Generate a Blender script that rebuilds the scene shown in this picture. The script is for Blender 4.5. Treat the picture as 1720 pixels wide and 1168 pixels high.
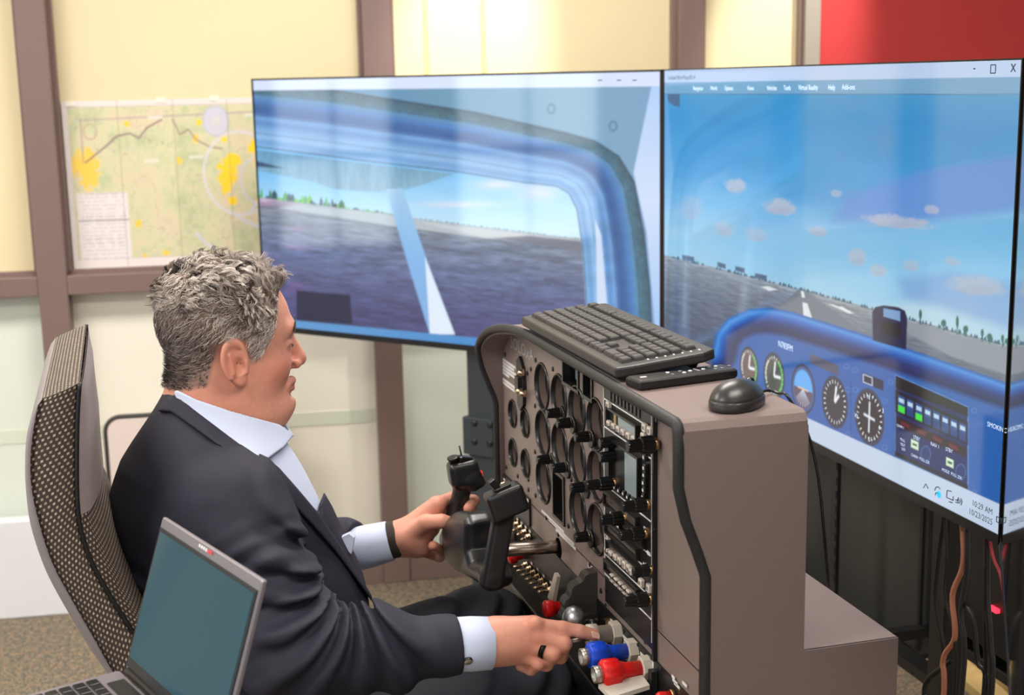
import bpy, bmesh, math, random
import numpy as np
from mathutils import Vector, Matrix, geometry

# ------------------------------------------------------------------ scene, camera
for o in list(bpy.data.objects):
    bpy.data.objects.remove(o)
scene = bpy.context.scene
COL = scene.collection
random.seed(7)
RNG = np.random.default_rng(11)

FPX = 2325.8                                   # focal length in pixels of the 1720 wide frame
PITCH, ROLL, YAW = .19166, -.02024, .27175
EYE = np.array([0.0, 0.0, 1.60])
_h = np.array([math.sin(YAW), math.cos(YAW), 0])
_rt = np.array([math.cos(YAW), -math.sin(YAW), 0])
FWD = _h*math.cos(PITCH)+np.array([0, 0, -math.sin(PITCH)])
_up = np.cross(_rt, FWD)
RIGHT = math.cos(ROLL)*_rt+math.sin(ROLL)*_up
UP = -math.sin(ROLL)*_rt+math.cos(ROLL)*_up

cam_data = bpy.data.cameras.new('camera')
cam = bpy.data.objects.new('camera', cam_data)
COL.objects.link(cam)
cam.matrix_world = Matrix(((RIGHT[0], UP[0], -FWD[0], EYE[0]), (RIGHT[1], UP[1], -FWD[1], EYE[1]),
                           (RIGHT[2], UP[2], -FWD[2], EYE[2]), (0, 0, 0, 1)))
cam_data.sensor_width = 36
cam_data.lens = FPX/1720*36
cam_data.clip_start = .05
cam_data.clip_end = 100
cam_data.dof.use_dof = True
cam_data.dof.focus_distance = 1.95
cam_data.dof.aperture_fstop = 6.3
scene.camera = cam

# ------------------------------------------------------------------ world, lights, exposure
world = bpy.data.worlds.new('world')
scene.world = world
world.use_nodes = True
_bg = world.node_tree.nodes['Background']
_bg.inputs[0].default_value = (.75, .86, 1, 1)
_bg.inputs[1].default_value = .6
scene.view_settings.view_transform = 'Standard'
scene.view_settings.look = 'None'
scene.view_settings.exposure = 0.0
scene.view_settings.gamma = 1
scene.view_settings.use_curve_mapping = False

CEIL = 2.85
def area(name, loc, sx, sy, power, color=(1, 1, 1), rot=(0, 0, 0)):
    l = bpy.data.lights.new(name, 'AREA')
    l.shape = 'RECTANGLE'; l.size = sx; l.size_y = sy; l.energy = power; l.color = color
    o = bpy.data.objects.new(name, l); COL.objects.link(o)
    o.location = loc; o.rotation_euler = rot
    return o
# lamps inside the ceiling light fixtures (fixtures themselves are built with the room)
CEIL_LAMPS = [(-1.4, 0.9), (1.1, 0.9), (-1.4, 3.0), (0.9, 2.9), (-1.4, -1.4), (1.1, -1.4)]
LAMP_W = [46, 34, 54, 52, 10, 10]
for i, (x, y) in enumerate(CEIL_LAMPS):
    area('ceiling_lamp', (x, y, CEIL-.035), 1.15, .55, LAMP_W[i], (1, .945, .88))
WINDOW_GLOW = 3.0                              # daylight standing in the window panes

# ------------------------------------------------------------------ unprojection of photograph points on planes of the place
def ray(x, y):
    return FWD+RIGHT*((x-860)/FPX)-UP*((y-584)/FPX)
def on_plane(x, y, n, p0):
    n = np.asarray(n, float); D = ray(x, y)
    return EYE+D*(n@(np.asarray(p0, float)-EYE)/(n@D))
def atX(x, y, v): return on_plane(x, y, (1, 0, 0), (v, 0, 0))
def atY(x, y, v): return on_plane(x, y, (0, 1, 0), (0, v, 0))
def atZ(x, y, v): return on_plane(x, y, (0, 0, 1), (0, 0, v))
def project(p):
    q = np.asarray(p, float)-EYE
    z = q@FWD
    return 860+FPX*(q@RIGHT)/z, 584-FPX*(q@UP)/z

# ------------------------------------------------------------------ materials
def lin(c):
    c = np.asarray(c, float)/255.0
    return np.where(c <= .04045, c/12.92, ((c+.055)/1.055)**2.4)
def rgb(r, g, b):
    v = lin((r, g, b)); return (float(v[0]), float(v[1]), float(v[2]), 1)
MATS = {}
def mat(name, color, rough=.5, metal=0, spec=.5, emit=None, strength=1, bump=None, vary=None, coat=0, sheen=0, trans=0, ior=None):
    """bump=(scale, strength[, detail]); vary=(scale, amount)"""
    if name in MATS: return MATS[name]
    m = bpy.data.materials.new(name); m.use_nodes = True
    nt = m.node_tree; b = nt.nodes['Principled BSDF']
    b.inputs['Base Color'].default_value = color
    b.inputs['Roughness'].default_value = rough
    b.inputs['Metallic'].default_value = metal
    b.inputs['Specular IOR Level'].default_value = spec
    if coat: b.inputs['Coat Weight'].default_value = coat
    if sheen: b.inputs['Sheen Weight'].default_value = sheen
    if trans: b.inputs['Transmission Weight'].default_value = trans
    if ior: b.inputs['IOR'].default_value = ior
    if emit is not None:
        b.inputs['Emission Color'].default_value = emit
        b.inputs['Emission Strength'].default_value = strength
    tc = None
    if bump or vary:
        tc = nt.nodes.new('ShaderNodeTexCoord')
    if bump:
        n = nt.nodes.new('ShaderNodeTexNoise'); n.inputs['Scale'].default_value = bump[0]
        n.inputs['Detail'].default_value = bump[2] if len(bump) > 2 else 3
        nt.links.new(tc.outputs['Object'], n.inputs['Vector'])
        bp = nt.nodes.new('ShaderNodeBump'); bp.inputs['Strength'].default_value = bump[1]; bp.inputs['Distance'].default_value = .004
        nt.links.new(n.outputs['Fac'], bp.inputs['Height']); nt.links.new(bp.outputs['Normal'], b.inputs['Normal'])
    if vary:
        n = nt.nodes.new('ShaderNodeTexNoise'); n.inputs['Scale'].default_value = vary[0]; n.inputs['Detail'].default_value = 4
        nt.links.new(tc.outputs['Object'], n.inputs['Vector'])
        r = nt.nodes.new('ShaderNodeValToRGB')
        a = vary[1]
        r.color_ramp.elements[0].position = .3; r.color_ramp.elements[1].position = .7
        r.color_ramp.elements[0].color = (color[0]*(1-a), color[1]*(1-a), color[2]*(1-a), 1)
        r.color_ramp.elements[1].color = (min(1, color[0]*(1+a)), min(1, color[1]*(1+a)), min(1, color[2]*(1+a)), 1)
        nt.links.new(n.outputs['Fac'], r.inputs['Fac']); nt.links.new(r.outputs['Color'], b.inputs['Base Color'])
    MATS[name] = m
    return m
def attr_mat(name, rough=.5, spec=.5, emission=0, bump=None, sss=0, coat=0):
    """colour comes from the colour attribute 'Col' (flat print, screen picture, skin or hair colour)"""
    if name in MATS: return MATS[name]
    m = bpy.data.materials.new(name); m.use_nodes = True
    nt = m.node_tree; b = nt.nodes['Principled BSDF']
    a = nt.nodes.new('ShaderNodeAttribute'); a.attribute_name = 'Col'
    b.inputs['Roughness'].default_value = rough
    b.inputs['Specular IOR Level'].default_value = spec
    if emission:
        b.inputs['Base Color'].default_value = (.012, .012, .014, 1)
        nt.links.new(a.outputs['Color'], b.inputs['Emission Color'])
        b.inputs['Emission Strength'].default_value = emission
    else:
        nt.links.new(a.outputs['Color'], b.inputs['Base Color'])
    if sss:
        b.inputs['Subsurface Weight'].default_value = sss
        b.inputs['Subsurface Radius'].default_value = (.012, .005, .003)
        b.inputs['Subsurface Scale'].default_value = .6
    if coat: b.inputs['Coat Weight'].default_value = coat
    if bump:
        tc = nt.nodes.new('ShaderNodeTexCoord')
        n = nt.nodes.new('ShaderNodeTexNoise'); n.inputs['Scale'].default_value = bump[0]; n.inputs['Detail'].default_value = 4
        nt.links.new(tc.outputs['Object'], n.inputs['Vector'])
        bp = nt.nodes.new('ShaderNodeBump'); bp.inputs['Strength'].default_value = bump[1]; bp.inputs['Distance'].default_value = .002
        nt.links.new(n.outputs['Fac'], bp.inputs['Height']); nt.links.new(bp.outputs['Normal'], b.inputs['Normal'])
    MATS[name] = m
    return m

# ------------------------------------------------------------------ mesh helpers
V3 = lambda *a: np.array(a, float)
def unit(v):
    v = np.asarray(v, float); n = np.linalg.norm(v); return v/n if n else v
def frame_of(d):
    d = unit(d); a = V3(0, 0, 1) if abs(d[2]) < .9 else V3(1, 0, 0)
    u = unit(np.cross(a, d)); return u, np.cross(d, u), d
class MB:
    def __init__(self): self.v = []; self.f = []; self.smooth = []
    def add(self, vs, fs, smooth=False):
        o = len(self.v); self.v.extend([tuple(map(float, q)) for q in vs])
        self.f.extend([tuple(i+o for i in f) for f in fs]); self.smooth.extend([smooth]*len(fs)); return self
    def box(self, lo, hi):
        (a, b, c), (d, e, f) = lo, hi
        return self.add([(a,b,c),(d,b,c),(d,e,c),(a,e,c),(a,b,f),(d,b,f),(d,e,f),(a,e,f)],
                        [(0,3,2,1),(4,5,6,7),(0,1,5,4),(1,2,6,5),(2,3,7,6),(3,0,4,7)])
    def obox(self, c, ax, h, bev=0):
        """oriented box: centre, three axes, half sizes, optional chamfer"""
        c = np.asarray(c, float); ax = [np.asarray(a, float) for a in ax]
        if bev <= 0:
            vs = [c+ax[0]*h[0]*sx+ax[1]*h[1]*sy+ax[2]*h[2]*sz for sz in (-1, 1) for sx, sy in ((-1,-1),(1,-1),(1,1),(-1,1))]
            fs = [(0,3,2,1),(4,5,6,7),(0,1,5,4),(1,2,6,5),(2,3,7,6),(3,0,4,7)]
            if np.dot(np.cross(ax[0], ax[1]), ax[2]) < 0: fs = [f[::-1] for f in fs]
            return self.add(vs, fs)
        ring = lambda sx, sy: [(sx-bev, sy), (sx, sy-bev)]
        out = [(-h[0]+bev,-h[1]),(h[0]-bev,-h[1]),(h[0],-h[1]+bev),(h[0],h[1]-bev),(h[0]-bev,h[1]),(-h[0]+bev,h[1]),(-h[0],h[1]-bev),(-h[0],-h[1]+bev)]
        sc = lambda p, k: (np.sign(p[0])*(abs(p[0])-k), np.sign(p[1])*(abs(p[1])-k))
        layers = [(-h[2], bev), (-h[2]+bev, 0), (h[2]-bev, 0), (h[2], bev)]
        vs = []
        for z, k in layers:
            for p in out:
                q = sc(p, k) if k else p
                vs.append(c+ax[0]*q[0]+ax[1]*q[1]+ax[2]*z)
        fs = [tuple(range(7, -1, -1)), tuple(range(24, 32))]
        for L in range(3):
            for i in range(8):
                j = (i+1) % 8; fs.append((L*8+i, L*8+j, L*8+8+j, L*8+8+i))
        if np.dot(np.cross(ax[0], ax[1]), ax[2]) < 0: fs = [f[::-1] for f in fs]
        return self.add(vs, fs)
    def lathe(self, base, d, prof, seg=20, smooth=True, rib=None, cap=True):
        """prof: list of (distance along d, radius); rib=(count, depth, i0, i1)"""
        u, w, d = frame_of(d); base = np.asarray(base, float); vs = []; fs = []
        for k, (t, r) in enumerate(prof):
            for i in range(seg):
                a = 2*math.pi*i/seg; rr = r
                if rib and rib[2] <= k <= rib[3]: rr = r*(1-rib[1]*(1 if (i*rib[0]*2//seg) % 2 else 0))
                vs.append(base+d*t+(u*math.cos(a)+w*math.sin(a))*rr)
        for k in range(len(prof)-1):
            for i in range(seg):
                j = (i+1) % seg; fs.append((k*seg+i, k*seg+j, k*seg+seg+j, k*seg+seg+i))
        self.add(vs, fs, smooth)
        if cap:
            n = len(prof); o = len(self.v)-n*seg
            if prof[0][1] > 1e-6: self.f.append(tuple(o+i for i in range(seg-1, -1, -1))); self.smooth.append(False)
            if prof[-1][1] > 1e-6: self.f.append(tuple(o+(n-1)*seg+i for i in range(seg))); self.smooth.append(False)
        return self
    def tube(self, pts, r, seg=8, closed=False, caps=True):
        pts = [np.asarray(p, float) for p in pts]; n = len(pts); vs = []; fs = []
        rs = r if hasattr(r, '__len__') else [r]*n
        t0 = unit(pts[1]-pts[0]); u, w, _ = frame_of(t0)
        for i, p in enumerate(pts):
            if closed: t = unit(pts[(i+1) % n]-pts[i-1])
            else: t = unit(pts[min(i+1, n-1)]-pts[max(i-1, 0)])
            u = unit(u-t*np.dot(u, t)); w = np.cross(t, u)
            for k in range(seg):
                a = 2*math.pi*k/seg; vs.append(p+(u*math.cos(a)+w*math.sin(a))*rs[i])
        for i in range(n if closed else n-1):
            j = (i+1) % n
            for k in range(seg):
                l = (k+1) % seg; fs.append((i*seg+k, i*seg+l, j*seg+l, j*seg+k))
        if caps and not closed: fs += [tuple(range(seg-1, -1, -1)), tuple((n-1)*seg+k for k in range(seg))]
        return self.add(vs, fs, True)
    def prism(self, poly, d):
        """closed 3D polygon extruded by vector d"""
        poly = [np.asarray(p, float) for p in poly]; d = np.asarray(d, float); n = len(poly)
        nrm = sum(np.cross(poly[i], poly[(i+1) % n]) for i in range(n))
        if np.dot(nrm, d) < 0: poly = poly[::-1]
        fs = [tuple(range(n-1, -1, -1)), tuple(range(n, 2*n))]+[(i, (i+1) % n, n+(i+1) % n, n+i) for i in range(n)]
        return self.add(poly+[p+d for p in poly], fs)
    def build(self, name, m, parent=None, bevel=0, origin=None):
        me = bpy.data.meshes.new(name); me.from_pydata(self.v, [], self.f)
        me.polygons.foreach_set('use_smooth', self.smooth); me.materials.append(m); me.update()
        return link(name, me, parent, bevel)
def link(name, me, parent=None, bevel=0):
    o = bpy.data.objects.new(name, me); COL.objects.link(o)
    if parent is not None: o.parent = parent; o.matrix_parent_inverse = parent_inv(parent)
    if bevel:
        b = o.modifiers.new('bevel', 'BEVEL'); b.width = bevel; b.segments = 2; b.limit_method = 'ANGLE'
    return o
def world_of(p):
    b = Matrix.LocRotScale(p.location, p.rotation_euler, p.scale)
    return world_of(p.parent) @ p.matrix_parent_inverse @ b if p.parent else b
def parent_inv(p): return world_of(p).inverted()
def tag(o, label, cat, group=None, kind=None):
    o['label'] = label; o['category'] = cat
    if group: o['group'] = group
    if kind: o['kind'] = kind
    return o
def thing(name, label, cat, loc, group=None):
    o = bpy.data.objects.new(name, None); COL.objects.link(o); o.location = loc; o.empty_display_size = .05
    return tag(o, label, cat, group)
def struct(name, mb, m, bevel=0):
    o = mb.build(name, m, None, bevel); o['kind'] = 'structure'; return o
def np_mesh(name, verts, faces, m, parent=None, smooth=True, colors=None):
    me = bpy.data.meshes.new(name)
    verts = np.asarray(verts, np.float32); faces = np.asarray(faces, np.int32); k = faces.shape[1]
    me.vertices.add(len(verts)); me.vertices.foreach_set('co', verts.ravel())
    me.loops.add(faces.size); me.loops.foreach_set('vertex_index', faces.ravel())
    me.polygons.add(len(faces)); me.polygons.foreach_set('loop_start', np.arange(0, faces.size, k, dtype=np.int32))
    me.polygons.foreach_set('loop_total', np.full(len(faces), k, np.int32))
    me.polygons.foreach_set('use_smooth', np.full(len(faces), smooth))
    if colors is not None:
        ca = me.color_attributes.new('Col', 'FLOAT_COLOR', 'POINT')
        c4 = np.ones((len(verts), 4), np.float32); c4[:, :3] = colors
        ca.data.foreach_set('color', c4.ravel())
    me.materials.append(m); me.update(); me.validate()
    return link(name, me, parent)
def text_mesh(name, body, size, pos, xax, yax, m, parent=None, align='LEFT', stretch=1.0):
    cu = bpy.data.curves.new(name, 'FONT'); cu.body = body; cu.size = size; cu.align_x = align; cu.resolution_u = 2
    t = bpy.data.objects.new(name, cu); COL.objects.link(t)
    dg = bpy.context.evaluated_depsgraph_get(); dg.update()
    me = bpy.data.meshes.new_from_object(t.evaluated_get(dg))
    bpy.data.objects.remove(t)
    x = unit(xax); y = unit(yax); z = np.cross(x, y); pos = np.asarray(pos, float)
    M = Matrix(((x[0]*stretch, y[0], z[0], pos[0]), (x[1]*stretch, y[1], z[1], pos[1]), (x[2]*stretch, y[2], z[2], pos[2]), (0, 0, 0, 1)))
    me.transform(M); me.materials.clear(); me.materials.append(m)
    return link(name, me, parent)
def bez(pts, n=8):
    """Catmull-Rom through points"""
    P = [np.asarray(p, float) for p in pts]; P = [2*P[0]-P[1]]+P+[2*P[-1]-P[-2]]; out = []
    for i in range(1, len(P)-2):
        for k in range(n):
            t = k/n
            out.append(.5*((2*P[i])+(-P[i-1]+P[i+1])*t+(2*P[i-1]-5*P[i]+4*P[i+1]-P[i+2])*t*t+(-P[i-1]+3*P[i]-3*P[i+1]+P[i+2])*t**3))
    out.append(P[-2]); return out

# ------------------------------------------------------------------ numpy noise
def vnoise2(x, y, seed=0):
    xi = np.floor(x).astype(np.int64); yi = np.floor(y).astype(np.int64); fx = x-xi; fy = y-yi
    def hsh(a, b):
        n = (a*374761393+b*668265263+seed*1442695041) & 0xffffffff
        n = ((n ^ (n >> 13))*1274126177) & 0xffffffff
        return ((n ^ (n >> 16)) & 0xffff)/65535.0
    fx = fx*fx*(3-2*fx); fy = fy*fy*(3-2*fy)
    return (hsh(xi, yi)*(1-fx)+hsh(xi+1, yi)*fx)*(1-fy)+(hsh(xi, yi+1)*(1-fx)+hsh(xi+1, yi+1)*fx)*fy
def fbm2(x, y, seed=0, octv=4):
    s = 0; a = .5
    for i in range(octv): s = s+a*vnoise2(x*2**i, y*2**i, seed+i*17); a *= .5
    return s
def sstep(a, b, x):
    t = np.clip((x-a)/(b-a), 0, 1); return t*t*(3-2*t)
def poly_sd(px, py, poly):
    """signed distance (negative inside) of points to a 2D polygon"""
    poly = np.asarray(poly, float); d = np.full(np.shape(px), 1e9); s = np.ones(np.shape(px)); n = len(poly); j = n-1
    for i in range(n):
        a = poly[i]; b = poly[j]; e = b-a; wx = px-a[0]; wy = py-a[1]
        t = np.clip((wx*e[0]+wy*e[1])/(e@e+1e-12), 0, 1)
        d = np.minimum(d, (wx-e[0]*t)**2+(wy-e[1]*t)**2)
        c1 = py >= a[1]; c2 = py < b[1]; c3 = e[0]*wy > e[1]*wx
        flip = (c1 & c2 & c3) | (~c1 & ~c2 & ~c3); s = np.where(flip, -s, s); j = i
    return s*np.sqrt(d)
def line_d(px, py, pts):
    """distance to a polyline"""
    pts = np.asarray(pts, float); d = np.full(np.shape(px), 1e18)
    for a, b in zip(pts[:-1], pts[1:]):
        e = b-a; wx = px-a[0]; wy = py-a[1]; t = np.clip((wx*e[0]+wy*e[1])/(e@e+1e-12), 0, 1)
        d = np.minimum(d, (wx-e[0]*t)**2+(wy-e[1]*t)**2)
    return np.sqrt(d)

# ------------------------------------------------------------------ distance-field modelling
def rotm(yaw=0, pitch=0, roll=0):
    return np.array(Matrix.Rotation(yaw, 3, 'Z') @ Matrix.Rotation(pitch, 3, 'Y') @ Matrix.Rotation(roll, 3, 'X'))
def s_ell(p, c, r, R=None):
    q = p-np.asarray(c, float)
    if R is not None: q = q@R
    r = np.asarray(r, float)
    k0 = np.sqrt(((q/r)**2).sum(-1)); k1 = np.sqrt(((q/(r*r))**2).sum(-1))
    return k0*(k0-1)/np.maximum(k1, 1e-9)
def s_cap(p, a, b, ra, rb=None):
    a = np.asarray(a, float); b = np.asarray(b, float); rb = ra if rb is None else rb
    ab = b-a; t = np.clip(((p-a)@ab)/(ab@ab+1e-12), 0, 1)
    q = p-a-t[..., None]*ab
    return np.sqrt((q*q).sum(-1))-(ra+(rb-ra)*t)
def s_box(p, c, h, r=0, R=None):
    q = p-np.asarray(c, float)
    if R is not None: q = q@R
    q = np.abs(q)-(np.asarray(h, float)-r)
    return np.sqrt((np.maximum(q, 0)**2).sum(-1))+np.minimum(q.max(-1), 0)-r
def s_chain(p, pts, rs, k=.006):
    d = None
    for i in range(len(pts)-1):
        e = s_cap(p, pts[i], pts[i+1], rs[i], rs[i+1]); d = e if d is None else smin(d, e, k)
    return d
def smin(a, b, k):
    h = np.clip(.5+.5*(b-a)/k, 0, 1); return b*(1-h)+a*h-k*h*(1-h)
def smax(a, b, k): return -smin(-a, -b, k)
def sdf_mesh(fn, lo, hi, h, B=20):
    lo = np.asarray(lo, float); hi = np.asarray(hi, float)
    nb = np.maximum(1, np.ceil((hi-lo)/(h*B)).astype(int)); N = nb*B+1
    D = np.full(N, 1.0, np.float32)
    ci = np.stack(np.meshgrid(*[np.arange(n) for n in nb], indexing='ij'), -1).reshape(-1, 3)
    cc = lo+(ci+.5)*B*h
    dc = fn(cc)
    rad = B*h*.5*math.sqrt(3)*1.35+.006
    loc = np.stack(np.meshgrid(*[np.arange(B+1)]*3, indexing='ij'), -1).reshape(-1, 3)*h
    for c, d in zip(ci, dc):
        s = tuple(slice(c[k]*B, c[k]*B+B+1) for k in range(3))
        if abs(d) > rad: D[s] = math.copysign(1, d); continue
        D[s] = fn(lo+c*B*h+loc).reshape(B+1, B+1, B+1)
    return surface_nets(D, lo, h)
def surface_nets(D, lo, h):
    I = D < 0; n = np.array(D.shape)-1
    cnt = np.zeros(n, np.int8)
    for a in range(8):
        o = (a >> 2 & 1, a >> 1 & 1, a & 1)
        cnt += I[o[0]:o[0]+n[0], o[1]:o[1]+n[1], o[2]:o[2]+n[2]]
    act = (cnt > 0) & (cnt < 8)
    ijk = np.argwhere(act); idx = np.full(n, -1, np.int32); idx[act] = np.arange(len(ijk))
    acc = np.zeros((len(ijk), 3)); num = np.zeros(len(ijk))
    corners = np.array([(a >> 2 & 1, a >> 1 & 1, a & 1) for a in range(8)])
    val = [D[ijk[:, 0]+c[0], ijk[:, 1]+c[1], ijk[:, 2]+c[2]] for c in corners]
    for a in range(8):
        for ax in range(3):
            if corners[a][ax] == 0:
                b = a | (4 >> ax); va, vb = val[a], val[b]; m = (va < 0) != (vb < 0)
                t = np.where(m, va/np.where(m, va-vb, 1), 0)
                pos = corners[a][None, :]+(corners[b]-corners[a])[None, :]*t[:, None]
                acc += pos*m[:, None]; num += m
    V = lo+h*(ijk+acc/np.maximum(num, 1)[:, None])
    F = []
    for ax in range(3):
        s0 = [slice(None)]*3; s1 = [slice(None)]*3; s0[ax] = slice(0, -1); s1[ax] = slice(1, None)
        A = I[tuple(s0)]; Bb = I[tuple(s1)]
        e = np.argwhere(A != Bb); o1, o2 = [k for k in range(3) if k != ax]
        e = e[(e[:, o1] > 0) & (e[:, o2] > 0) & (e[:, o1] < n[o1]) & (e[:, o2] < n[o2])]
        ins = A[e[:, 0], e[:, 1], e[:, 2]]
        def cell(d1, d2):
            q = e.copy(); q[:, o1] += d1; q[:, o2] += d2; return idx[q[:, 0], q[:, 1], q[:, 2]]
        q = np.stack([cell(-1, -1), cell(0, -1), cell(0, 0), cell(-1, 0)], 1)
        if ax == 1: ins = ~ins
        q[~ins] = q[~ins][:, ::-1]
        F.append(q)
    F = np.concatenate(F); F = F[(F >= 0).all(1)]
    return V, F
def sdf_obj(name, fn, lo, hi, h, m, parent=None, colors=None):
    V, F = sdf_mesh(fn, lo, hi, h)
    return np_mesh(name, V, F, m, parent, True, colors(V) if colors else None)

# ================================================================== THE ROOM
M_frame = mat('mullion_brown', rgb(122, 100, 95), .42, bump=(300, .05))
M_wallpaint = mat('wall_paint', rgb(222, 216, 204), .8, vary=(2, .04))
M_ceiling = mat('ceiling_white', rgb(228, 226, 220), .9)
WD = V3(math.sin(1.40113+YAW), math.cos(1.40113+YAW), 0)          # along the glazed partition, left to right
WN = V3(WD[1], -WD[0], 0)                                          # towards the room
if WN[1] > 0: WN = -WN
W0 = V3(0, 4.35, 0)
def wp(s, z, d=0): return W0+WD*s+WN*d+V3(0, 0, z)
def wall_sz(x, y, d=0):
    p = on_plane(x, y, WN, W0+WN*d); return float((p-W0)@WD), float(p[2])
def wall_box(mb, s0, s1, z0, z1, d0, d1):
    c = wp((s0+s1)/2, (z0+z1)/2, (d0+d1)/2)
    return mb.obox(c, (WD, V3(0, 0, 1), WN), ((s1-s0)/2, (z1-z0)/2, (d1-d0)/2))

# carpet
m = bpy.data.materials.new('carpet'); m.use_nodes = True; nt = m.node_tree; b = nt.nodes['Principled BSDF']
tc = nt.nodes.new('ShaderNodeTexCoord')
n1 = nt.nodes.new('ShaderNodeTexNoise'); n1.inputs['Scale'].default_value = 160; n1.inputs['Detail'].default_value = 3
n2 = nt.nodes.new('ShaderNodeTexNoise'); n2.inputs['Scale'].default_value = 55; n2.inputs['Detail'].default_value = 2
for n in (n1, n2): nt.links.new(tc.outputs['Object'], n.inputs['Vector'])
r1 = nt.nodes.new('ShaderNodeValToRGB'); e = r1.color_ramp.elements
e[0].position = .36; e[0].color = rgb(96, 88, 78); e[1].position = .64; e[1].color = rgb(186, 172, 152)
k = e.new(.5); k.color = rgb(142, 129, 114)
r2 = nt.nodes.new('ShaderNodeValToRGB'); e = r2.color_ramp.elements
e[0].position = .42; e[0].color = rgb(166, 176, 176); e[1].position = .6; e[1].color = rgb(235, 218, 196)
mx = nt.nodes.new('ShaderNodeMix'); mx.data_type = 'RGBA'; mx.blend_type = 'MULTIPLY'; mx.inputs[0].default_value = .85
nt.links.new(n1.outputs['Fac'], r1.inputs['Fac']); nt.links.new(n2.outputs['Fac'], r2.inputs['Fac'])
nt.links.new(r1.outputs['Color'], mx.inputs[6]); nt.links.new(r2.outputs['Color'], mx.inputs[7])
nt.links.new(mx.outputs[2], b.inputs['Base Color']); b.inputs['Roughness'].default_value = .95
bp = nt.nodes.new('ShaderNodeBump'); bp.inputs['Strength'].default_value = .6; bp.inputs['Distance'].default_value = .005
nt.links.new(n1.outputs['Fac'], bp.inputs['Height']); nt.links.new(bp.outputs['Normal'], b.inputs['Normal'])
M_carpet = m

XL, XR, YB = -4.0, 3.6, -3.4
struct('floor', MB().box((XL-.1, YB-.1, -.1), (XR+.1, 5.2, 0)), M_carpet)
struct('ceiling', MB().box((XL-.1, YB-.1, CEIL), (XR+.1, 5.2, CEIL+.1)), M_ceiling)
struct('wall_right', MB().box((XR, YB-.1, 0), (XR+.1, 5.2, CEIL)), M_wallpaint)

# walls with tall windows: left, and behind the camera
M_pane_sky = mat('window_daylight', rgb(235, 240, 245), .2, emit=(.86, .94, 1, 1), strength=WINDOW_GLOW)
M_pane_dim = mat('window_shaded', rgb(235, 240, 245), .2, emit=(.86, .94, 1, 1), strength=WINDOW_GLOW*.35)
M_winframe = mat('window_frame', rgb(92, 90, 90), .5)
def wall_with_windows(name, axis, at, a0, a1, wins, z0, z1, first, pane):
    th = .12; mb = MB(); sgn = -1
    def bx(m_, u0, u1, lz, hz, d0, d1):
        lo, hi = (min(at+d0, at+d1), max(at+d0, at+d1))
        return m_.box((lo, u0, lz), (hi, u1, hz)) if axis == 'x' else m_.box((u0, lo, lz), (u1, hi, hz))
    bx(mb, a0, a1, 0, z0, 0, -th); bx(mb, a0, a1, z1, CEIL, 0, -th)
    u = a0
    for (w0, w1) in wins: bx(mb, u, w0, z0, z1, 0, -th); u = w1
    bx(mb, u, a1, z0, z1, 0, -th)
    struct(name, mb, M_wallpaint)
    for i, (w0, w1) in enumerate(wins):
        fr = MB(); t = .05
        for q in ((w0, w0+t, z0, z1), (w1-t, w1, z0, z1), (w0, w1, z0, z0+t), (w0, w1, z1-t, z1)): bx(fr, *q, -.02, -.10)
        o = struct('window_%d' % (first+i), fr, M_winframe)
        zs = [z0+t, z0+.62, z0+1.25, z1-t]; us = [w0+t, (w0+w1)/2, w1-t]
        for a in range(2):
            for c in range(3):
                bx(MB(), us[a]+.012, us[a+1]-.012, zs[c]+.015, zs[c+1]-.015, -.055, -.065).build('pane', pane, o)
        gb = MB(); bx(gb, us[1]-.014, us[1]+.014, z0+t, z1-t, -.045, -.075)
        for z in zs[1:3]: bx(gb, w0+t, w1-t, z-.017, z+.017, -.044, -.076)
        gb.build('glazing_bar', M_winframe, o)
wall_with_windows('wall_left', 'x', XL, YB, 5.2, [(-2.6, -1.2), (-.2, 1.2), (1.9, 2.9), (3.2, 4.0)], .55, 2.55, 1, M_pane_sky)
wall_with_windows('wall_rear', 'y', YB, XL, XR, [(-3.2, -1.8), (-.9, .5), (1.2, 2.6)], .55, 2.55, 5, M_pane_dim)

# ceiling light fixtures
M_fix = mat('fixture_white', rgb(235, 235, 232), .5)
M_diff = mat('fixture_diffuser', rgb(240, 238, 232), .5, emit=(1, .95, .88, 1), strength=1.5)
for i, (x, y) in enumerate(CEIL_LAMPS):
    t = thing('ceiling_light', 'flat white ceiling light panel '+('above the laptop', 'above the dark television', 'above the paper chart', 'above the corner of the two lit televisions', 'behind the camera on the window side', 'behind the camera on the red wall side')[i], 'ceiling light', (x, y, CEIL-.03), 'ceiling light panels')
    f = MB()
    for q in ((-.6, -.3, .6, -.28), (-.6, .28, .6, .3), (-.6, -.28, -.58, .28), (.58, -.28, .6, .28)): f.box((x+q[0], y+q[1], CEIL-.06), (x+q[2], y+q[3], CEIL))
    f.build('frame', M_fix, t)
    MB().box((x-.58, y-.28, CEIL-.022), (x+.58, y+.28, CEIL-.012)).build('diffuser', M_diff, t)

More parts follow.
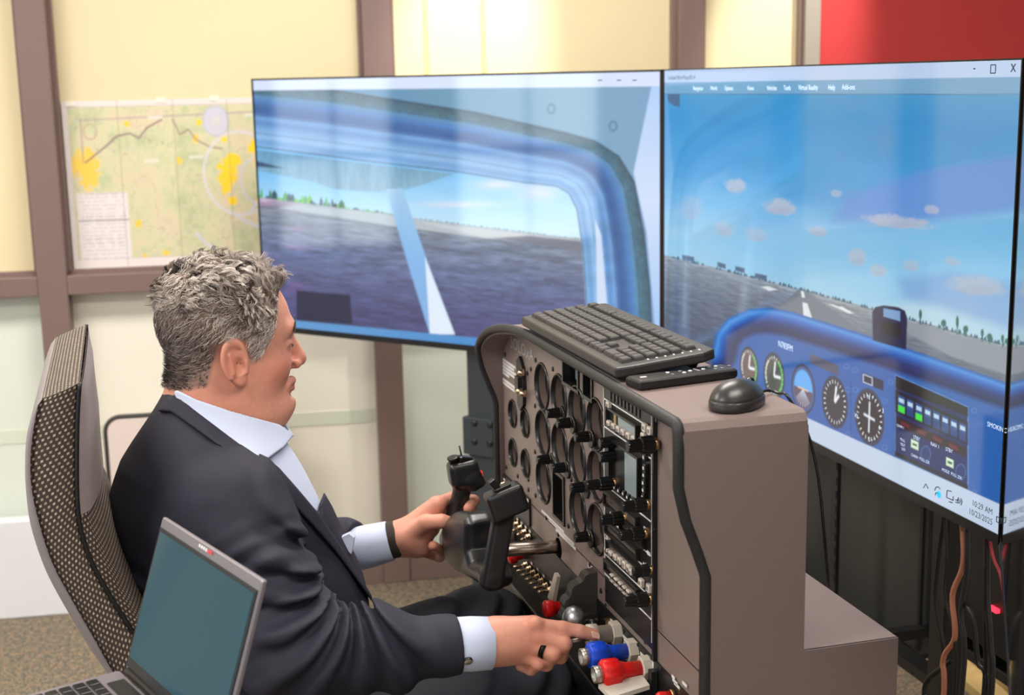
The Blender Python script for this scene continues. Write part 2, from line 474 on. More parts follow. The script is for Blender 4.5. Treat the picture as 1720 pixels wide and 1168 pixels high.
# glazed partition
MULL = [(-3.42, .085), (-2.33, .085), (-1.28, .085)]
m1 = (wall_sz(22, 0, .05)[0], wall_sz(62, 0, .05)[0]); m2 = (wall_sz(633, 60, .05)[0], wall_sz(657, 60, .05)[0]); m3 = (wall_sz(1162, 60, .05)[0], wall_sz(1185, 60, .05)[0])
m2 = (m2[1]-.085, m2[1]); m3 = (m3[1]-.085, m3[1]); m1 = (m1[0], m1[0]+.085)
edges = [(s, s+w) for s, w in MULL]+[m1, m2, m3]
red_s = wall_sz(1376, 50, .02)[0]
zr0 = wall_sz(150, 495, .05)[1]; zr1 = wall_sz(150, 462, .05)[1]
partition = struct('wall_back', wall_box(MB(), -4.2, red_s+2.2, 0, CEIL, -.16, -.1), M_wallpaint)
for (a, c) in edges:
    wall_box(MB(), a, c, 0, CEIL, -.05, .05).build('mullion', M_frame, partition, .003)
spans = [(edges[i][1], edges[i+1][0]) for i in range(len(edges)-1)]+[(m3[1], red_s-.05)]
m_up = mat('frosted_film_cream', rgb(224, 209, 170), .3, spec=.5, vary=(1.1, .04))
m_lo = mat('frosted_film_white', rgb(238, 233, 218), .3, spec=.5, vary=(1.2, .03))
m_lo2 = mat('frosted_film_greenish', rgb(222, 228, 216), .3, spec=.5, vary=(1.2, .03))
for i, (a, c) in enumerate(spans):
    wall_box(MB(), a, c, zr0, zr1, -.05, .05).build('rail', M_frame, partition, .003)
    wall_box(MB(), a, c, 0, .085, -.05, .045).build('rail', M_frame, partition, .003)
    wall_box(MB(), a, c, zr1, CEIL, -.03, -.02).build('pane', m_up, partition)
    wall_box(MB(), a, c, .085, zr0, -.03, -.02).build('pane', m_lo2 if i in (2, 4) else m_lo, partition)
    bd = MB()
    for (u, v, z0, z1) in ((a, a+.012, zr1, CEIL), (c-.012, c, zr1, CEIL), (a, c, zr1, zr1+.012)): wall_box(bd, u, v, z0, z1, -.02, .012)
    bd.build('glazing_bead', M_frame, partition)
M_band = mat('frosted_band', rgb(214, 219, 200), .45)
for i, (a, c) in enumerate(spans):
    z = wall_sz(600, 702)[1]
    if i != 4: wall_box(MB(), a, c, z-.022, z+.022, -.02, -.018).build('frosted_band', M_band, partition)
M_seam = mat('seam_tan', rgb(205, 184, 136), .5)
for x in (716, 813):
    s = wall_sz(x, 40)[0]; wall_box(MB(), s-.008, s+.008, zr1, CEIL, -.02, -.018).build('seam', M_seam, partition)
wall_box(MB(), red_s-.05, red_s, 0, CEIL, -.05, .03).build('edge_trim', mat('edge_grey', rgb(150, 142, 132), .4), partition)
M_red = mat('wall_red', rgb(182, 50, 50), .6, vary=(1, .04), bump=(200, .05))
struct('wall_red', wall_box(MB(), red_s, red_s+2.2, 0, CEIL, -.1, .02), M_red)

# added ceiling spots that stand in for sun streaks on the partition
for px, lab in ((800, 'above the side-window television'), (1335, 'beside the red wall')):
    s, z = wall_sz(px, 60); c = wp(s+.28, CEIL-.02, .55)
    t = thing('sun_patch_lamp', 'added round ceiling spot making a sun streak on the glazing '+lab, 'sun_patch_lamp', c, 'added spots for the sun streaks')
    MB().lathe(c+V3(0, 0, .02), (0, 0, -1), [(0, .06), (.015, .06), (.02, .045), (.0, .04)], 20, cap=False).build('trim_ring', M_fix, t)
    l = bpy.data.lights.new('sun_patch_beam', 'SPOT'); l.energy = 170; l.color = (1, .97, .9); l.spot_size = math.radians(30); l.spot_blend = .8; l.shadow_soft_size = .03
    o = bpy.data.objects.new('sun_patch_beam', l); COL.objects.link(o); o.location = c-V3(0, 0, .02)
    o.rotation_euler = Vector(wp(s-.05, 1.62, 0)-c).to_track_quat('-Z', 'Y').to_euler(); o.parent = t; o.matrix_parent_inverse = parent_inv(t)

# low white box under the glazing on the left
s0 = wall_sz(-260, 950, .06)[0]; s1 = wall_sz(175, 950, .06)[0]; zt = wall_sz(40, 874, .1)[1]
t = wall_box(MB(), s0, s1, 0, zt, .052, .10).build('storage_bench', mat('bench_white', rgb(226, 227, 230), .5), None, .006)
tag(t, 'low plain white storage bench on the carpet below the left glazing', 'bench')

# framed board standing behind the man
sa, za = wall_sz(172, 699, .12); sb = wall_sz(470, 699, .12)[0]
t = thing('framed_board', 'pale board in a dark rounded frame standing behind the seated man', 'board', wp((sa+sb)/2, 0, .1))
zb = .02
def rrect(s0, s1, z0, z1, r, d, n=6):
    out = []
    for cx, cz, a0 in ((s1-r, z1-r, 0), (s0+r, z1-r, 90), (s0+r, z0+r, 180), (s1-r, z0+r, 270)):
        for k in range(n+1):
            a = math.radians(a0+90*k/n); out.append(wp(cx+r*math.cos(a), cz+r*math.sin(a), d))
    return out
MB().tube(rrect(sa+.006, sb-.006, zb, za-.006, .045, .12), .0075, 8, True).build('frame', mat('board_frame', rgb(52, 48, 46), .45), t)
MB().prism(rrect(sa+.008, sb-.008, zb+.002, za-.008, .043, .113), WN*.012).build('panel', mat('board_pale', rgb(222, 206, 198), .45), t)

# ================================================================== TELEVISIONS
M_black = mat('black_plastic', rgb(22, 22, 24), .35)
M_satin = mat('dark_satin_metal', rgb(40, 41, 44), .35, metal=.3)
M_bezel = mat('tv_bezel', rgb(34, 34, 36), .3, metal=.4)
M_screen = attr_mat('tv_picture', rough=.06, spec=.8, emission=1.0)
M_offscreen = mat('tv_glass_dark', rgb(10, 12, 16), .04, spec=.6)
Z = V3(0, 0, 1)
XT = 1.25
TV_TOP, TV_BOT = 1.615, .887
def make_tv(name, label, p0, d, length, nrm, paint, nu, nv, border=.005, chin=.016, lip=.0055):
    """p0: one lower end (z ignored); d: along; nrm: towards the viewer; picture runs along d"""
    p0 = np.array([p0[0], p0[1], 0.0]); c = p0+d*length/2; zc = (TV_TOP+TV_BOT)/2; hh = (TV_TOP-TV_BOT)/2
    t = thing(name, label, 'television', (c[0]-nrm[0]*.02, c[1]-nrm[1]*.02, TV_BOT))
    ax = (d, Z, nrm)
    MB().obox(c+Z*zc-nrm*.022, ax, (length/2-.004, hh-.004, .018)).build('back_cover', M_black, t, .004)
    fr = MB()
    fr.obox(c+Z*(TV_TOP-border/2)-nrm*.003, ax, (length/2, border/2, lip)); fr.obox(c+Z*(TV_BOT+chin/2)-nrm*.003, ax, (length/2, chin/2, lip*1.25))
    for s in (-1, 1): fr.obox(c+d*s*(length/2-border/2)+Z*zc-nrm*.003, ax, (border/2, hh-.002, lip))
    fr.build('bezel', M_bezel, t)
    z0, z1 = TV_BOT+chin, TV_TOP-border; u0, u1 = border, length-border
    U, V = np.meshgrid(np.linspace(u0, u1, nu), np.linspace(z0, z1, nv), indexing='ij')
    P = p0[None, None]+U[..., None]*d+V[..., None]*Z
    col = paint(P, U, V) if paint else np.tile(lin((20, 40, 60)), (nu, nv, 1))
    idx = np.arange(nu*nv).reshape(nu, nv)
    F = np.stack([idx[:-1, :-1], idx[1:, :-1], idx[1:, 1:], idx[:-1, 1:]], -1).reshape(-1, 4)
    nn = np.cross(d, Z)
    if np.dot(nn, nrm) < 0: F = F[:, ::-1]
    scr = np_mesh('screen', P.reshape(-1, 3), F, M_screen if paint else M_offscreen, t, False, col.reshape(-1, 3))
    return t, scr
def pix(P):
    q = P-EYE; z = q@FWD; return 860+FPX*(q@RIGHT)/z, 584-FPX*(q@UP)/z
class Paint:
    def __init__(self, shape): self.c = np.zeros(shape+(3,))
    def fill(self, m, col):
        col = np.asarray(col, float)
        if col.ndim == 1: col = col[None, None]
        self.c = self.c*(1-m[..., None])+lin(col)*m[..., None]
def ramp(s, stops):
    xs = [a for a, _ in stops]; cs = np.array([b for _, b in stops], float)
    return np.stack([np.interp(s, xs, cs[:, k]) for k in range(3)], -1)
def ym(x, pts):
    return np.interp(x, [p[0] for p in pts], [p[1] for p in pts])

def paint_side_window(P, U, V):
    x, y = pix(P); pt = Paint(x.shape); S = lambda d, w=1.0: np.clip(.5-d/(2*w), 0, 1)
    n = fbm2(x/60, y/18, 3)
    pt.fill(np.ones_like(x), ramp((y-150)/450, [(0, (104, 150, 184)), (.5, (92, 140, 190)), (1, (86, 140, 205))]))
    O = [(380, 132), (430, 138), (560, 150), (640, 163), (800, 188), (950, 222), (1000, 236), (1040, 262), (1066, 305), (1082, 390), (1092, 480), (1100, 640)]
    I = [(380, 238), (432, 248), (600, 270), (770, 290), (880, 308), (935, 314), (955, 326), (968, 352), (978, 420), (986, 540), (992, 640)]
    inO = S(poly_sd(x, y, O+[(300, 700), (300, 130)]), 1.5); inI = S(poly_sd(x, y, I+[(300, 700), (300, 240)]), 1.2)
    # ceiling panel outside the door frame and bright pillar on the right
    pt.fill(S(poly_sd(x, y, [(380, 100), (1130, 100), (1130, 700), (1100, 640), (1092, 480), (1082, 390), (1066, 305), (1040, 262), (1000, 236), (800, 188), (560, 150), (380, 132)]), 2), ramp((x-430)/660, [(0, (86, 138, 186)), (.45, (98, 148, 180)), (.8, (122, 166, 192)), (1, (120, 160, 196))]))
    for cx, cy in ((926, 183), (1030, 212)):
        r = np.hypot(x-cx, (y-cy)*.8); pt.fill(S(np.abs(r-6)-1.4, 1.5)*.7, (60, 96, 124))
    pt.fill(S(poly_sd(x, y, [(1094, 146), (1130, 140), (1130, 700), (1108, 640), (1094, 480), (1086, 390), (1064, 290)]), 1.5), ramp((y-150)/470, [(0, (176, 206, 246)), (.4, (206, 222, 248)), (1, (150, 190, 240))]))
    dO = line_d(x, y, O); dI = line_d(x, y, I); s = dO/(dO+dI+1e-6)
    fr = ramp(s, [(0, (40, 66, 90)), (.04, (58, 96, 116)), (.16, (70, 112, 132)), (.22, (84, 140, 186)), (.3, (70, 124, 190)), (.38, (52, 100, 160)), (.46, (46, 92, 156)), (.55, (110, 160, 214)), (.62, (86, 138, 200)), (.72, (124, 174, 224)), (.84, (136, 184, 230)), (.9, (104, 156, 210)), (.97, (122, 172, 220)), (1, (40, 70, 110))])
    fr = fr*(.9+.2*n[..., None])*np.where(s < .2, .86+.3*fbm2(x/5, y/5, 9), 1)[..., None]
    pt.fill(inO*(1-inI), np.clip(fr, 0, 255))
    for q in (.18, .5, .78): pt.fill(inO*(1-inI)*S(np.abs(s-q)*110-1.0, 1.2)*.45, (38, 74, 120))
    pt.fill(inO*(1-inI)*S(poly_sd(x, y, [(1000, 370), (1010, 395), (1024, 560), (1004, 560)]), 1.5), (206, 222, 246))
    # inside the window: sky
    sky = ramp((y-290)/110, [(0, (120, 190, 240)), (.5, (168, 216, 246)), (1, (204, 232, 246))])
    pt.fill(inI, sky+10*(fbm2(x/40, y/14, 5)[..., None]-.5))
    for cx, cy, a, b2 in ((836, 310, 34, 8), (906, 322, 34, 16), (770, 344, 60, 5)):
        pt.fill(inI*.55*np.exp(-((x-cx)/a)**2-((y-cy)/b2)**2), (236, 226, 236))
    hor = ym(x, [(430, 331), (650, 360), (700, 368), (985, 403)])
    # tree line
    for k in range(46):
        tx = 436+k*4.9+random.uniform(-2, 2); hgt = random.choice((5, 7, 9, 16, 18)) if k < 30 else random.uniform(2, 6); w = random.uniform(2, 6)
        ty = float(ym(tx, [(430, 333), (650, 361), (985, 403)]))
        g = random.choice(((60, 170, 60), (30, 110, 60), (110, 190, 60), (20, 70, 80)))
        pt.fill(inI*S(poly_sd(x, y, [(tx-w, ty+2), (tx-w*.7, ty-hgt*.7), (tx, ty-hgt), (tx+w*.8, ty-hgt*.6), (tx+w, ty+2)]), 1.2), g)
    for k in range(40):
        tx = 700+k*7+random.uniform(-3, 3); ty = float(ym(tx, [(650, 361), (985, 403)]))
        pt.fill(inI*S(np.hypot(x-tx, y-ty)-random.uniform(.6, 1.8), .8), (70, 120, 130))
    # ground, its colours lightened for the haze of reflections on the screen
    g = np.clip((y-hor)/170, 0, 1)
    st = fbm2((x+y*.2)/34, (y-.12*x)/5, 21); st2 = fbm2((x+y*.3)/14, (y-.1*x)/3.2, 31)
    gr = ramp(g, [(0, (160, 170, 182)), (.05, (134, 144, 158)), (.2, (120, 132, 156)), (.5, (98, 110, 150)), (1, (70, 72, 122))])*(.62+.46*st+.3*st2)[..., None]
    gr += (np.array([34, 0, 18])*(sstep(.55, .75, fbm2(x/50, y/16, 77)) * sstep(560, 440, x))[..., None])
    pt.fill(inI*S(hor-y, 1.2), np.clip(gr, 0, 255))
    pt.fill(inI*S(poly_sd(x, y, [(470, 350), (500, 344), (640, 358), (710, 370), (900, 393), (860, 398), (810, 400), (660, 380)]), 2), (176, 188, 196))
    pt.fill(inI*S(poly_sd(x, y, [(700, 372), (980, 404), (985, 409), (815, 400)]), 1.5), (196, 202, 206))
    pt.fill(inI*S(poly_sd(x, y, [(890, 396), (985, 406), (990, 424), (830, 400)]), 1.5), (122, 124, 138))
    pt.fill(inI*S(np.abs(y-ym(x, [(430, 352), (985, 424)]))-.6, 1)*.5, (60, 60, 90))
    # wing underside and strut
    pt.fill(inI*S(poly_sd(x, y, [(380, 244), (432, 252), (600, 273), (765, 292), (705, 312), (672, 321), (630, 323), (560, 318), (528, 306), (433, 287), (380, 280)]), 1.5), np.clip(ramp((y-250)/75, [(0, (92, 150, 190)), (.5, (116, 166, 196)), (1, (136, 178, 202))])*(.9+.2*fbm2(x/5, y/40, 8))[..., None], 0, 255))
    pt.fill(inI*S(poly_sd(x, y, [(430, 270), (478, 283), (430, 280)]), 1.2), (36, 72, 110))
    pt.fill(inI*S(poly_sd(x, y, [(648, 318), (676, 316), (718, 440), (764, 562), (722, 562), (690, 460)]), 1.2), ramp((y-320)/240, [(0, (158, 200, 232)), (.5, (128, 180, 232)), (1, (126, 172, 222))]))
    pt.fill(inI*S(poly_sd(x, y, [(714, 432), (764, 562), (722, 562)]), 1.2), (222, 234, 248))
    pt.fill(S(poly_sd(x, y, [(498, 488), (588, 496), (592, 545), (498, 538)]), 1.5), (14, 22, 62))
    # task bar and title bar
    pt.fill(S(ym(x, [(430, 531), (500, 539), (804, 568), (1120, 604)])-y, 1.2), ramp((x-430)/690, [(0, (92, 152, 206)), (.5, (72, 140, 204)), (1, (86, 150, 220))]))
    pt.fill(S(y-ym(x, [(425, 152), (1114, 145)]), 1.0), (214, 226, 252))
    return pt.c

def paint_cockpit(P, U, V):
    x, y = pix(P); pt = Paint(x.shape); S = lambda d, w=1.0: np.clip(.5-d/(2*w), 0, 1)
    n = fbm2(x/90, y/40, 41)
    h = ym(x, [(1115, 428), (1350, 487), (1720, 588)])
    t = (y-110)/(h-110)
    sky = ramp(t+.14*(n-.5), [(0, (70, 150, 196)), (.25, (22, 134, 196)), (.55, (66, 150, 208)), (.72, (118, 180, 222)), (1, (178, 208, 224))])
    pt.fill(np.ones_like(x), np.clip(sky, 0, 255))
    # cloud layers
    for pl, c in (([(1110, 400), (1400, 396), (1560, 372), (1720, 350), (1720, 470), (1450, 520), (1110, 440)], (126, 190, 226)), ([(1510, 470), (1600, 456), (1720, 480), (1720, 560), (1520, 500)], (112, 150, 206)), ([(1420, 330), (1560, 286), (1720, 260), (1720, 350), (1540, 372), (1400, 372)], (96, 132, 206))):
        pt.fill(S(poly_sd(x, y, pl), 9)*.6, c)
    rs = np.random.default_rng(5)
    for cx, cy, a, b2, o in ((1236, 312, 17, 13, .8), (1310, 348, 26, 13, .8), (1405, 325, 9, 6, .5), (1505, 372, 58, 11, .75), (1565, 352, 12, 8, .6), (1374, 388, 15, 8, .6), (1440, 432, 16, 14, .7), (1475, 455, 14, 10, .6), (1530, 446, 15, 10, .5), (1600, 440, 14, 8, .5), (1640, 480, 48, 16, .7), (1270, 395, 18, 12, .5), (1215, 385, 16, 12, .5), (1160, 350, 22, 20, .35)):
        e = ((x-cx)/a)**2+((y-cy-(x-cx)*.1)/b2)**2
        pt.fill(o*sstep(1.5, .2, e+1.6*(fbm2(x/9, y/7, 51)-.5)), (176, 182, 196)); pt.fill(o*.5*sstep(.9, .1, ((x-cx)/a)**2+((y-cy-b2*.5)/b2*1.6)**2), (150, 160, 184))
    # ground, runway
    g = (y-h)/110
    pt.fill(S(h-y, 1), np.clip(ramp(g, [(0, (150, 160, 170)), (.1, (128, 138, 150)), (.5, (98, 108, 124)), (1, (84, 92, 112))])*(.8+.4*fbm2((x+2*y)/20, (y-.3*x)/3, 61))[..., None], 0, 255))
    pt.fill(S(poly_sd(x, y, [(1340, 487), (1356, 489), (1560, 640), (1180, 640)]), 2), (106, 116, 130))
    pt.fill(S(poly_sd(x, y, [(1450, 520), (1700, 590), (1720, 596), (1720, 640), (1600, 600)]), 2), (138, 146, 156))
    for pl in ([(1345, 488), (1350, 490), (1352, 500), (1347, 500)], [(1348, 508), (1356, 510), (1366, 541), (1350, 536)], [(1392, 511), (1400, 512), (1430, 524), (1424, 526)], [(1278, 482), (1290, 481), (1306, 487), (1292, 489)], [(1408, 516), (1414, 515), (1434, 527), (1426, 527)]):
        pt.fill(S(poly_sd(x, y, pl), 1), (214, 222, 226))
    for k in range(150):
        tx = rs.uniform(1130, 1700); ty = float(ym(np.array(tx), [(1115, 428), (1350, 487), (1720, 588)])); q = (tx-1350)/350
        hg = rs.uniform(1, 4)+max(0, q)*rs.uniform(0, 6)
        pt.fill(S(poly_sd(x, y, [(tx-1.8, ty+2), (tx-1, ty-hg*.6), (tx, ty-hg), (tx+1, ty-hg*.6), (tx+1.8, ty+2)]), .8), (44, 96, 116))
    for (a, b2, c) in ((1146, 428, 20), (1205, 440, 14), (1235, 447, 16), (1268, 459, 20)):
        pt.fill(S(poly_sd(x, y, [(a, b2), (a+c, b2+4), (a+c, b2+12), (a, b2+8)]), 1), (72, 98, 126))
    for tx, hg in ((1546, 24), (1585, 18), (1608, 30), (1622, 18), (1650, 20), (1662, 16), (1684, 20), (1692, 16)):
        ty = float(ym(np.array(tx), [(1350, 487), (1720, 588)]))+5
        pt.fill(S(poly_sd(x, y, [(tx-.9, ty), (tx-.9, ty-hg*.5), (tx+.9, ty-hg*.5), (tx+.9, ty)]), .8), (40, 90, 90)); pt.fill(S(((x-tx)/(4.5 if hg < 20 else 2.6))**2+((y-ty+hg*.72)/(hg*.34))**2-1, .5), (30, 100, 96))
    # glare shield and instrument board
    top = [(1196, 590), (1202, 562), (1222, 536), (1256, 520), (1292, 517), (1330, 524), (1400, 546), (1500, 578), (1600, 612), (1720, 654)]
    board = top+[(1720, 900), (1100, 760), (1196, 640)]
    pt.fill(S(poly_sd(x, y, board), 1.2), (30, 92, 168))
    dT = line_d(x, y, top)
    inside = S(poly_sd(x, y, board), 1.2)
    sh = ramp(dT/46, [(0, (30, 92, 170)), (.14, (70, 140, 214)), (.3, (34, 96, 184)), (.55, (10, 44, 112)), (.8, (8, 30, 84)), (1, (28, 88, 164))])
    pt.fill(inside*S(dT-46, 2), sh)
    # compass on the shield
    cm = [(1465, 524), (1470, 516), (1484, 513), (1508, 516), (1520, 522), (1524, 534), (1522, 588), (1466, 572)]
    pt.fill(S(poly_sd(x, y, cm), 1), (8, 20, 66)); pt.fill(S(poly_sd(x, y, [(1484, 518), (1512, 523), (1512, 540), (1484, 532)]), .8)*.9, (120, 160, 206)); pt.fill(S(poly_sd(x, y, [(1480, 539), (1514, 546), (1514, 568), (1480, 560)]), .8), (4, 8, 30))
    # round instruments in the metric plane of the board
    def uv(px_, py_):
        p = atX(px_, py_, XT); return p[1], p[2]
    A = P[..., 1]; B = P[..., 2]
    def gauge(px_, py_, r, face, kind):
        cy, cz = uv(px_, py_); dy = -(A-cy); dz = B-cz; rr = np.hypot(dy, dz); an = np.arctan2(dy, dz)
        W = .0016
        Sg = lambda d: np.clip(.5-d/(2*W), 0, 1)
        pt.fill(Sg(rr-r*1.13), (40, 56, 84)); pt.fill(Sg(rr-r), face)
        if kind == 'ball':
            pt.fill(Sg(rr-r*.86)*Sg(-dz-.0), (90, 170, 240)); pt.fill(Sg(rr-r*.86)*Sg(dz+.001), (92, 74, 96))
            for k in range(-4, 5): pt.fill(Sg(rr-r*.8)*Sg(np.abs(dy-k*.3*(-dz))-.001)*(dz < 0), (190, 200, 220))
            pt.fill(Sg(np.abs(dz)-.0012)*Sg(np.abs(dy)-r*.5), (240, 200, 120))
        else:
            tick = np.abs(((an/(2*np.pi)*24) % 1)-.5)
            pt.fill(Sg(rr-r*.94)*Sg(r*.8-rr)*(tick > .36), (214, 222, 230))
            if kind == 'speed':
                pt.fill(Sg(np.abs(rr-r*.86)-r*.06)*(an > .5)*(an < 2.4), (70, 200, 90)); pt.fill(Sg(np.abs(rr-r*.86)-r*.05)*(an < -.7)*(an > -2), (220, 220, 220))
            if kind == 'cross':
                pt.fill(Sg(np.abs(dy)-.0022)*Sg(np.abs(dz)-r*.62), (220, 228, 238)); pt.fill(Sg(np.abs(dz+.08*dy)-.0022)*Sg(np.abs(dy)-r*.42), (220, 228, 238))
            else:
                for aa, ll in ((.15, .72), (.75, .5) if kind != 'speed' else (1.5, .7)):
                    e = np.abs(dy*math.cos(aa)-dz*math.sin(aa)); f = dy*math.sin(aa)+dz*math.cos(aa)
                    pt.fill(Sg(e-.003)*(f > 0)*Sg(f-r*ll), (230, 236, 244))
    gauge(1258, 618, .040, (104, 84, 84), 'speed')
    gauge(1300, 632, .043, (70, 78, 74), 'speed')
    gauge(1349, 654, .044, (56, 92, 150), 'ball')
    gauge(1402, 676, .044, (36, 40, 58), 'alt')
    gauge(1460, 701, .0455, (8, 14, 34), 'cross')
    pt.fill(S(poly_sd(x, y, [(1360, 594), (1408, 614), (1409, 632), (1361, 610)]), 1), (74, 78, 104))
    pt.fill(S(poly_sd(x, y, [(1448, 626), (1484, 640), (1484, 657), (1448, 642)]), 1), (16, 26, 60))
    pt.fill(S(np.abs(poly_sd(x, y, [(1450, 629), (1465, 635), (1465, 648), (1450, 642)]))-.8, .8), (190, 200, 220))
    # radio stack
    rad = [(1504, 630), (1626, 684), (1626, 824), (1503, 766)]
    pt.fill(S(poly_sd(x, y, rad), 1), (10, 34, 92)); pt.fill(S(np.abs(poly_sd(x, y, rad))-.9, .8), (90, 140, 200))
    pt.fill(S(poly_sd(x, y, [(1504, 631), (1626, 685), (1626, 700), (1504, 652)]), 1), (8, 10, 22))
    def q4(f0, f1, g0, g1):      # sub-rectangle of the stack
        a, b2, c, d = [np.array(v, float) for v in rad]
        L = lambda u, v: (a*(1-u)+b2*u)*(1-v)+(d*(1-u)+c*u)*v
        return [L(f0, g0), L(f1, g0), L(f1, g1), L(f0, g1)]
    pt.fill(S(poly_sd(x, y, q4(.0, 1, .18, .46)), .8), (6, 14, 40))
    for k in range(8):
        f = .04+k*.12
        pt.fill(S(poly_sd(x, y, q4(f, f+.09, .23, .43)), .8), (30, 74, 140)); pt.fill(S(poly_sd(x, y, q4(f, f+.09, .35, .43)), .8), (60, 220, 60) if k in (0, 2) else (24, 60, 120))
        pt.fill(S(poly_sd(x, y, q4(f+.01, f+.08, .26, .31)), .8), (180, 210, 236))
    pt.fill(S(poly_sd(x, y, q4(.02, .98, .5, .62)), .8), (34, 10, 24))
    for k in range(4): pt.fill(S(poly_sd(x, y, q4(.08+k*.22, .2+k*.22, .535, .585)), .8), (96, 30, 40))
    for f, g_ in ((.22, .7), (.7, .72)): pt.fill(S(poly_sd(x, y, q4(f, f+.1, g_, g_+.1)), .8), (206, 232, 200)); pt.fill(S(poly_sd(x, y, q4(f+.02, f+.08, g_+.035, g_+.065)), .6), (40, 90, 60))
    for f, g_ in ((.42, .8), (.9, .82)):
        c = np.mean(q4(f-.06, f+.06, g_-.08, g_+.08), axis=0); r = np.hypot((x-c[0])/8.5, (y-c[1])/13.5)
        pt.fill(S(r-1, .12), (14, 44, 104)); pt.fill(S(np.abs(r-.95)-.06, .08)*.7, (70, 120, 190))
    pt.fill(S(poly_sd(x, y, q4(0, 1, .94, 1.0)), .8), (6, 10, 30))
    for sx, sy in ((1422, 616), (1436, 622), (1424, 655), (1437, 655), (1486, 674), (1486, 752), (1424, 730), (1496, 642), (1636, 690), (1636, 828)):
        r = np.hypot(x-sx, y-sy); pt.fill(S(np.abs(r-4)-.9, 1)*.7, (70, 124, 190))
    pt.fill(S(np.abs(x-1429)-.7, .8)*inside*S(640-y, 2)*.7, (16, 50, 100)); pt.fill(S(np.abs(x-1503)-.7, .8)*inside*S(640-y, 2)*.7, (16, 50, 100))
    # task bar, title bar, menu bar
    pt.fill(S(ym(x, [(1361, 705), (1685, 850), (1720, 866)])-y, 1) if False else S((705+(x-1361.6)*.4484)-y, 1), (188, 204, 226))
    pt.fill(S(y-ym(x, [(1117, 158), (1720, 158.5)]), .8), (104, 158, 196)); pt.fill(S(np.abs(y-ym(x, [(1117, 158), (1720, 158.5)]))-.5, .8), (50, 90, 130))
    pt.fill(S(y-ym(x, [(1117, 139), (1720, 129)]), .8), (176, 200, 232))
    pt.fill(S(poly_sd(x, y, [(1121, 158), (1142, 158), (1142, 180), (1132, 178), (1122, 170)]), 1), (52, 84, 122))
    return pt.c

D1 = V3(math.sin(-1.0107+YAW), math.cos(-1.0107+YAW), 0); N1 = V3(-D1[1], D1[0], 0)
far_y = 3.103; near_y = float(atX(1719, 95, XT)[1])
E1 = V3(XT, far_y+.012, 0)
tv1, scr1 = make_tv('television', 'television showing the aircraft side window, wing strut and grass field, facing the glazing', E1, D1, 1.292, N1, paint_side_window, 460, 300)
tv2, scr2 = make_tv('television', 'television showing blue sky, runway and cockpit instruments, behind the keyboard', (XT, near_y, 0), V3(0, 1, 0), far_y-near_y, V3(-1, 0, 0), paint_cockpit, 560, 460, .0028, .016, .0042)
D3 = V3(-math.sin(.5900), -math.cos(.5900), 0); N3 = V3(D3[1], -D3[0], 0)
tv3, scr3 = make_tv('television', 'dark glossy upright screen seen edge-on at the right border of the picture', (XT+.001, near_y-.0005, 0), D3, .72, N3, None, 3, 3, .003, .016, .0029)

# lettering on the cockpit screen
XA = V3(0, -1, 0); YA = V3(0, 0, 1); XS = XT-.0006
M_ink = mat('screen_ink_dark', rgb(30, 36, 52), .4, emit=rgb(40, 48, 66), strength=.6)
M_inkw = mat('screen_ink_pale', rgb(200, 220, 240), .4, emit=rgb(196, 216, 240), strength=.7)
M_cyan = mat('screen_cyan', rgb(40, 170, 220), .4, emit=rgb(40, 170, 220), strength=1)
def scr_text(s, px_, py_, size, m, align='LEFT', stretch=1, name='lettering'):
    return text_mesh(name, s, size, atX(px_, py_, XS), XA, YA, m, tv2, align, stretch)
scr_text('10:29 AM', 1667, 866, .0138, M_ink, 'RIGHT'); scr_text('10/23/2025', 1667, 883, .0138, M_ink, 'RIGHT')
scr_text('Virtual Reality', 1341, 151, .0135, M_inkw); scr_text('Help', 1391, 151, .0135, M_inkw); scr_text('Add-ons', 1414, 150.5, .0135, M_inkw)
for s, q in (('Navigation', 1164), ('World', 1193), ('Options', 1217), ('Views', 1255), ('Vehicles', 1288), ('Tools', 1316)): scr_text(s, q, 151.5, .013, M_inkw)
scr_text('Lockheed Martin Prepar3D v4', 1122, 133.5, .013, M_ink)
scr_text('-', 1634, 121, .022, M_ink); scr_text('x', 1697, 121, .026, M_ink)
fr = MB()
c = atX(1668, 116, XS)
for a, b2, w, hh in ((0, .006, .006, .0008), (0, -.006, .006, .0008), (-.006, 0, .0008, .006), (.006, 0, .0008, .006)): fr.obox(c+V3(0, a, b2), (V3(0, 1, 0), Z, V3(1, 0, 0)), (w, hh, .0002))
fr.build('window_icon', M_ink, tv2)
scr_text('N783FM', 1307, 582, .018, M_inkw); scr_text('SMOKING NO', 1658, 716, .011, M_inkw)
scr_text('COMM 1', 1506, 716, .006, M_inkw); scr_text('STBY', 1534, 737, .009, M_inkw); scr_text('NAV 1', 1563, 748, .009, M_inkw); scr_text('STBY', 1588, 757, .009, M_inkw)
scr_text('PULL', 1512, 740, .007, M_inkw); scr_text('TEST', 1512, 748, .007, M_inkw); scr_text('OFF', 1514, 756, .007, M_inkw)
scr_text('CHAN  PULL 25K', 1530, 766, .0075, M_inkw); scr_text('MODE  PULL 25K', 1582, 791, .0075, M_inkw)
for s, a, b2 in (('N', 1459, 671), ('3', 1483, 694), ('6', 1477, 722), ('W', 1438, 702), ('S', 1460, 742)): scr_text(s, a, b2, .012, M_inkw, 'CENTER')
def icon(pts, m, r=.0009):
    return MB().tube([atX(a, b2, XS) for a, b2 in pts], r, 4).build('taskbar_icon', m, tv2)
icon([(1551, 820), (1555, 813), (1559, 821)], M_ink)
icon([(1570, 824), (1572, 819), (1576, 818), (1579, 822)], M_ink); icon([(1571, 832), (1572, 828), (1576, 829)], M_ink)
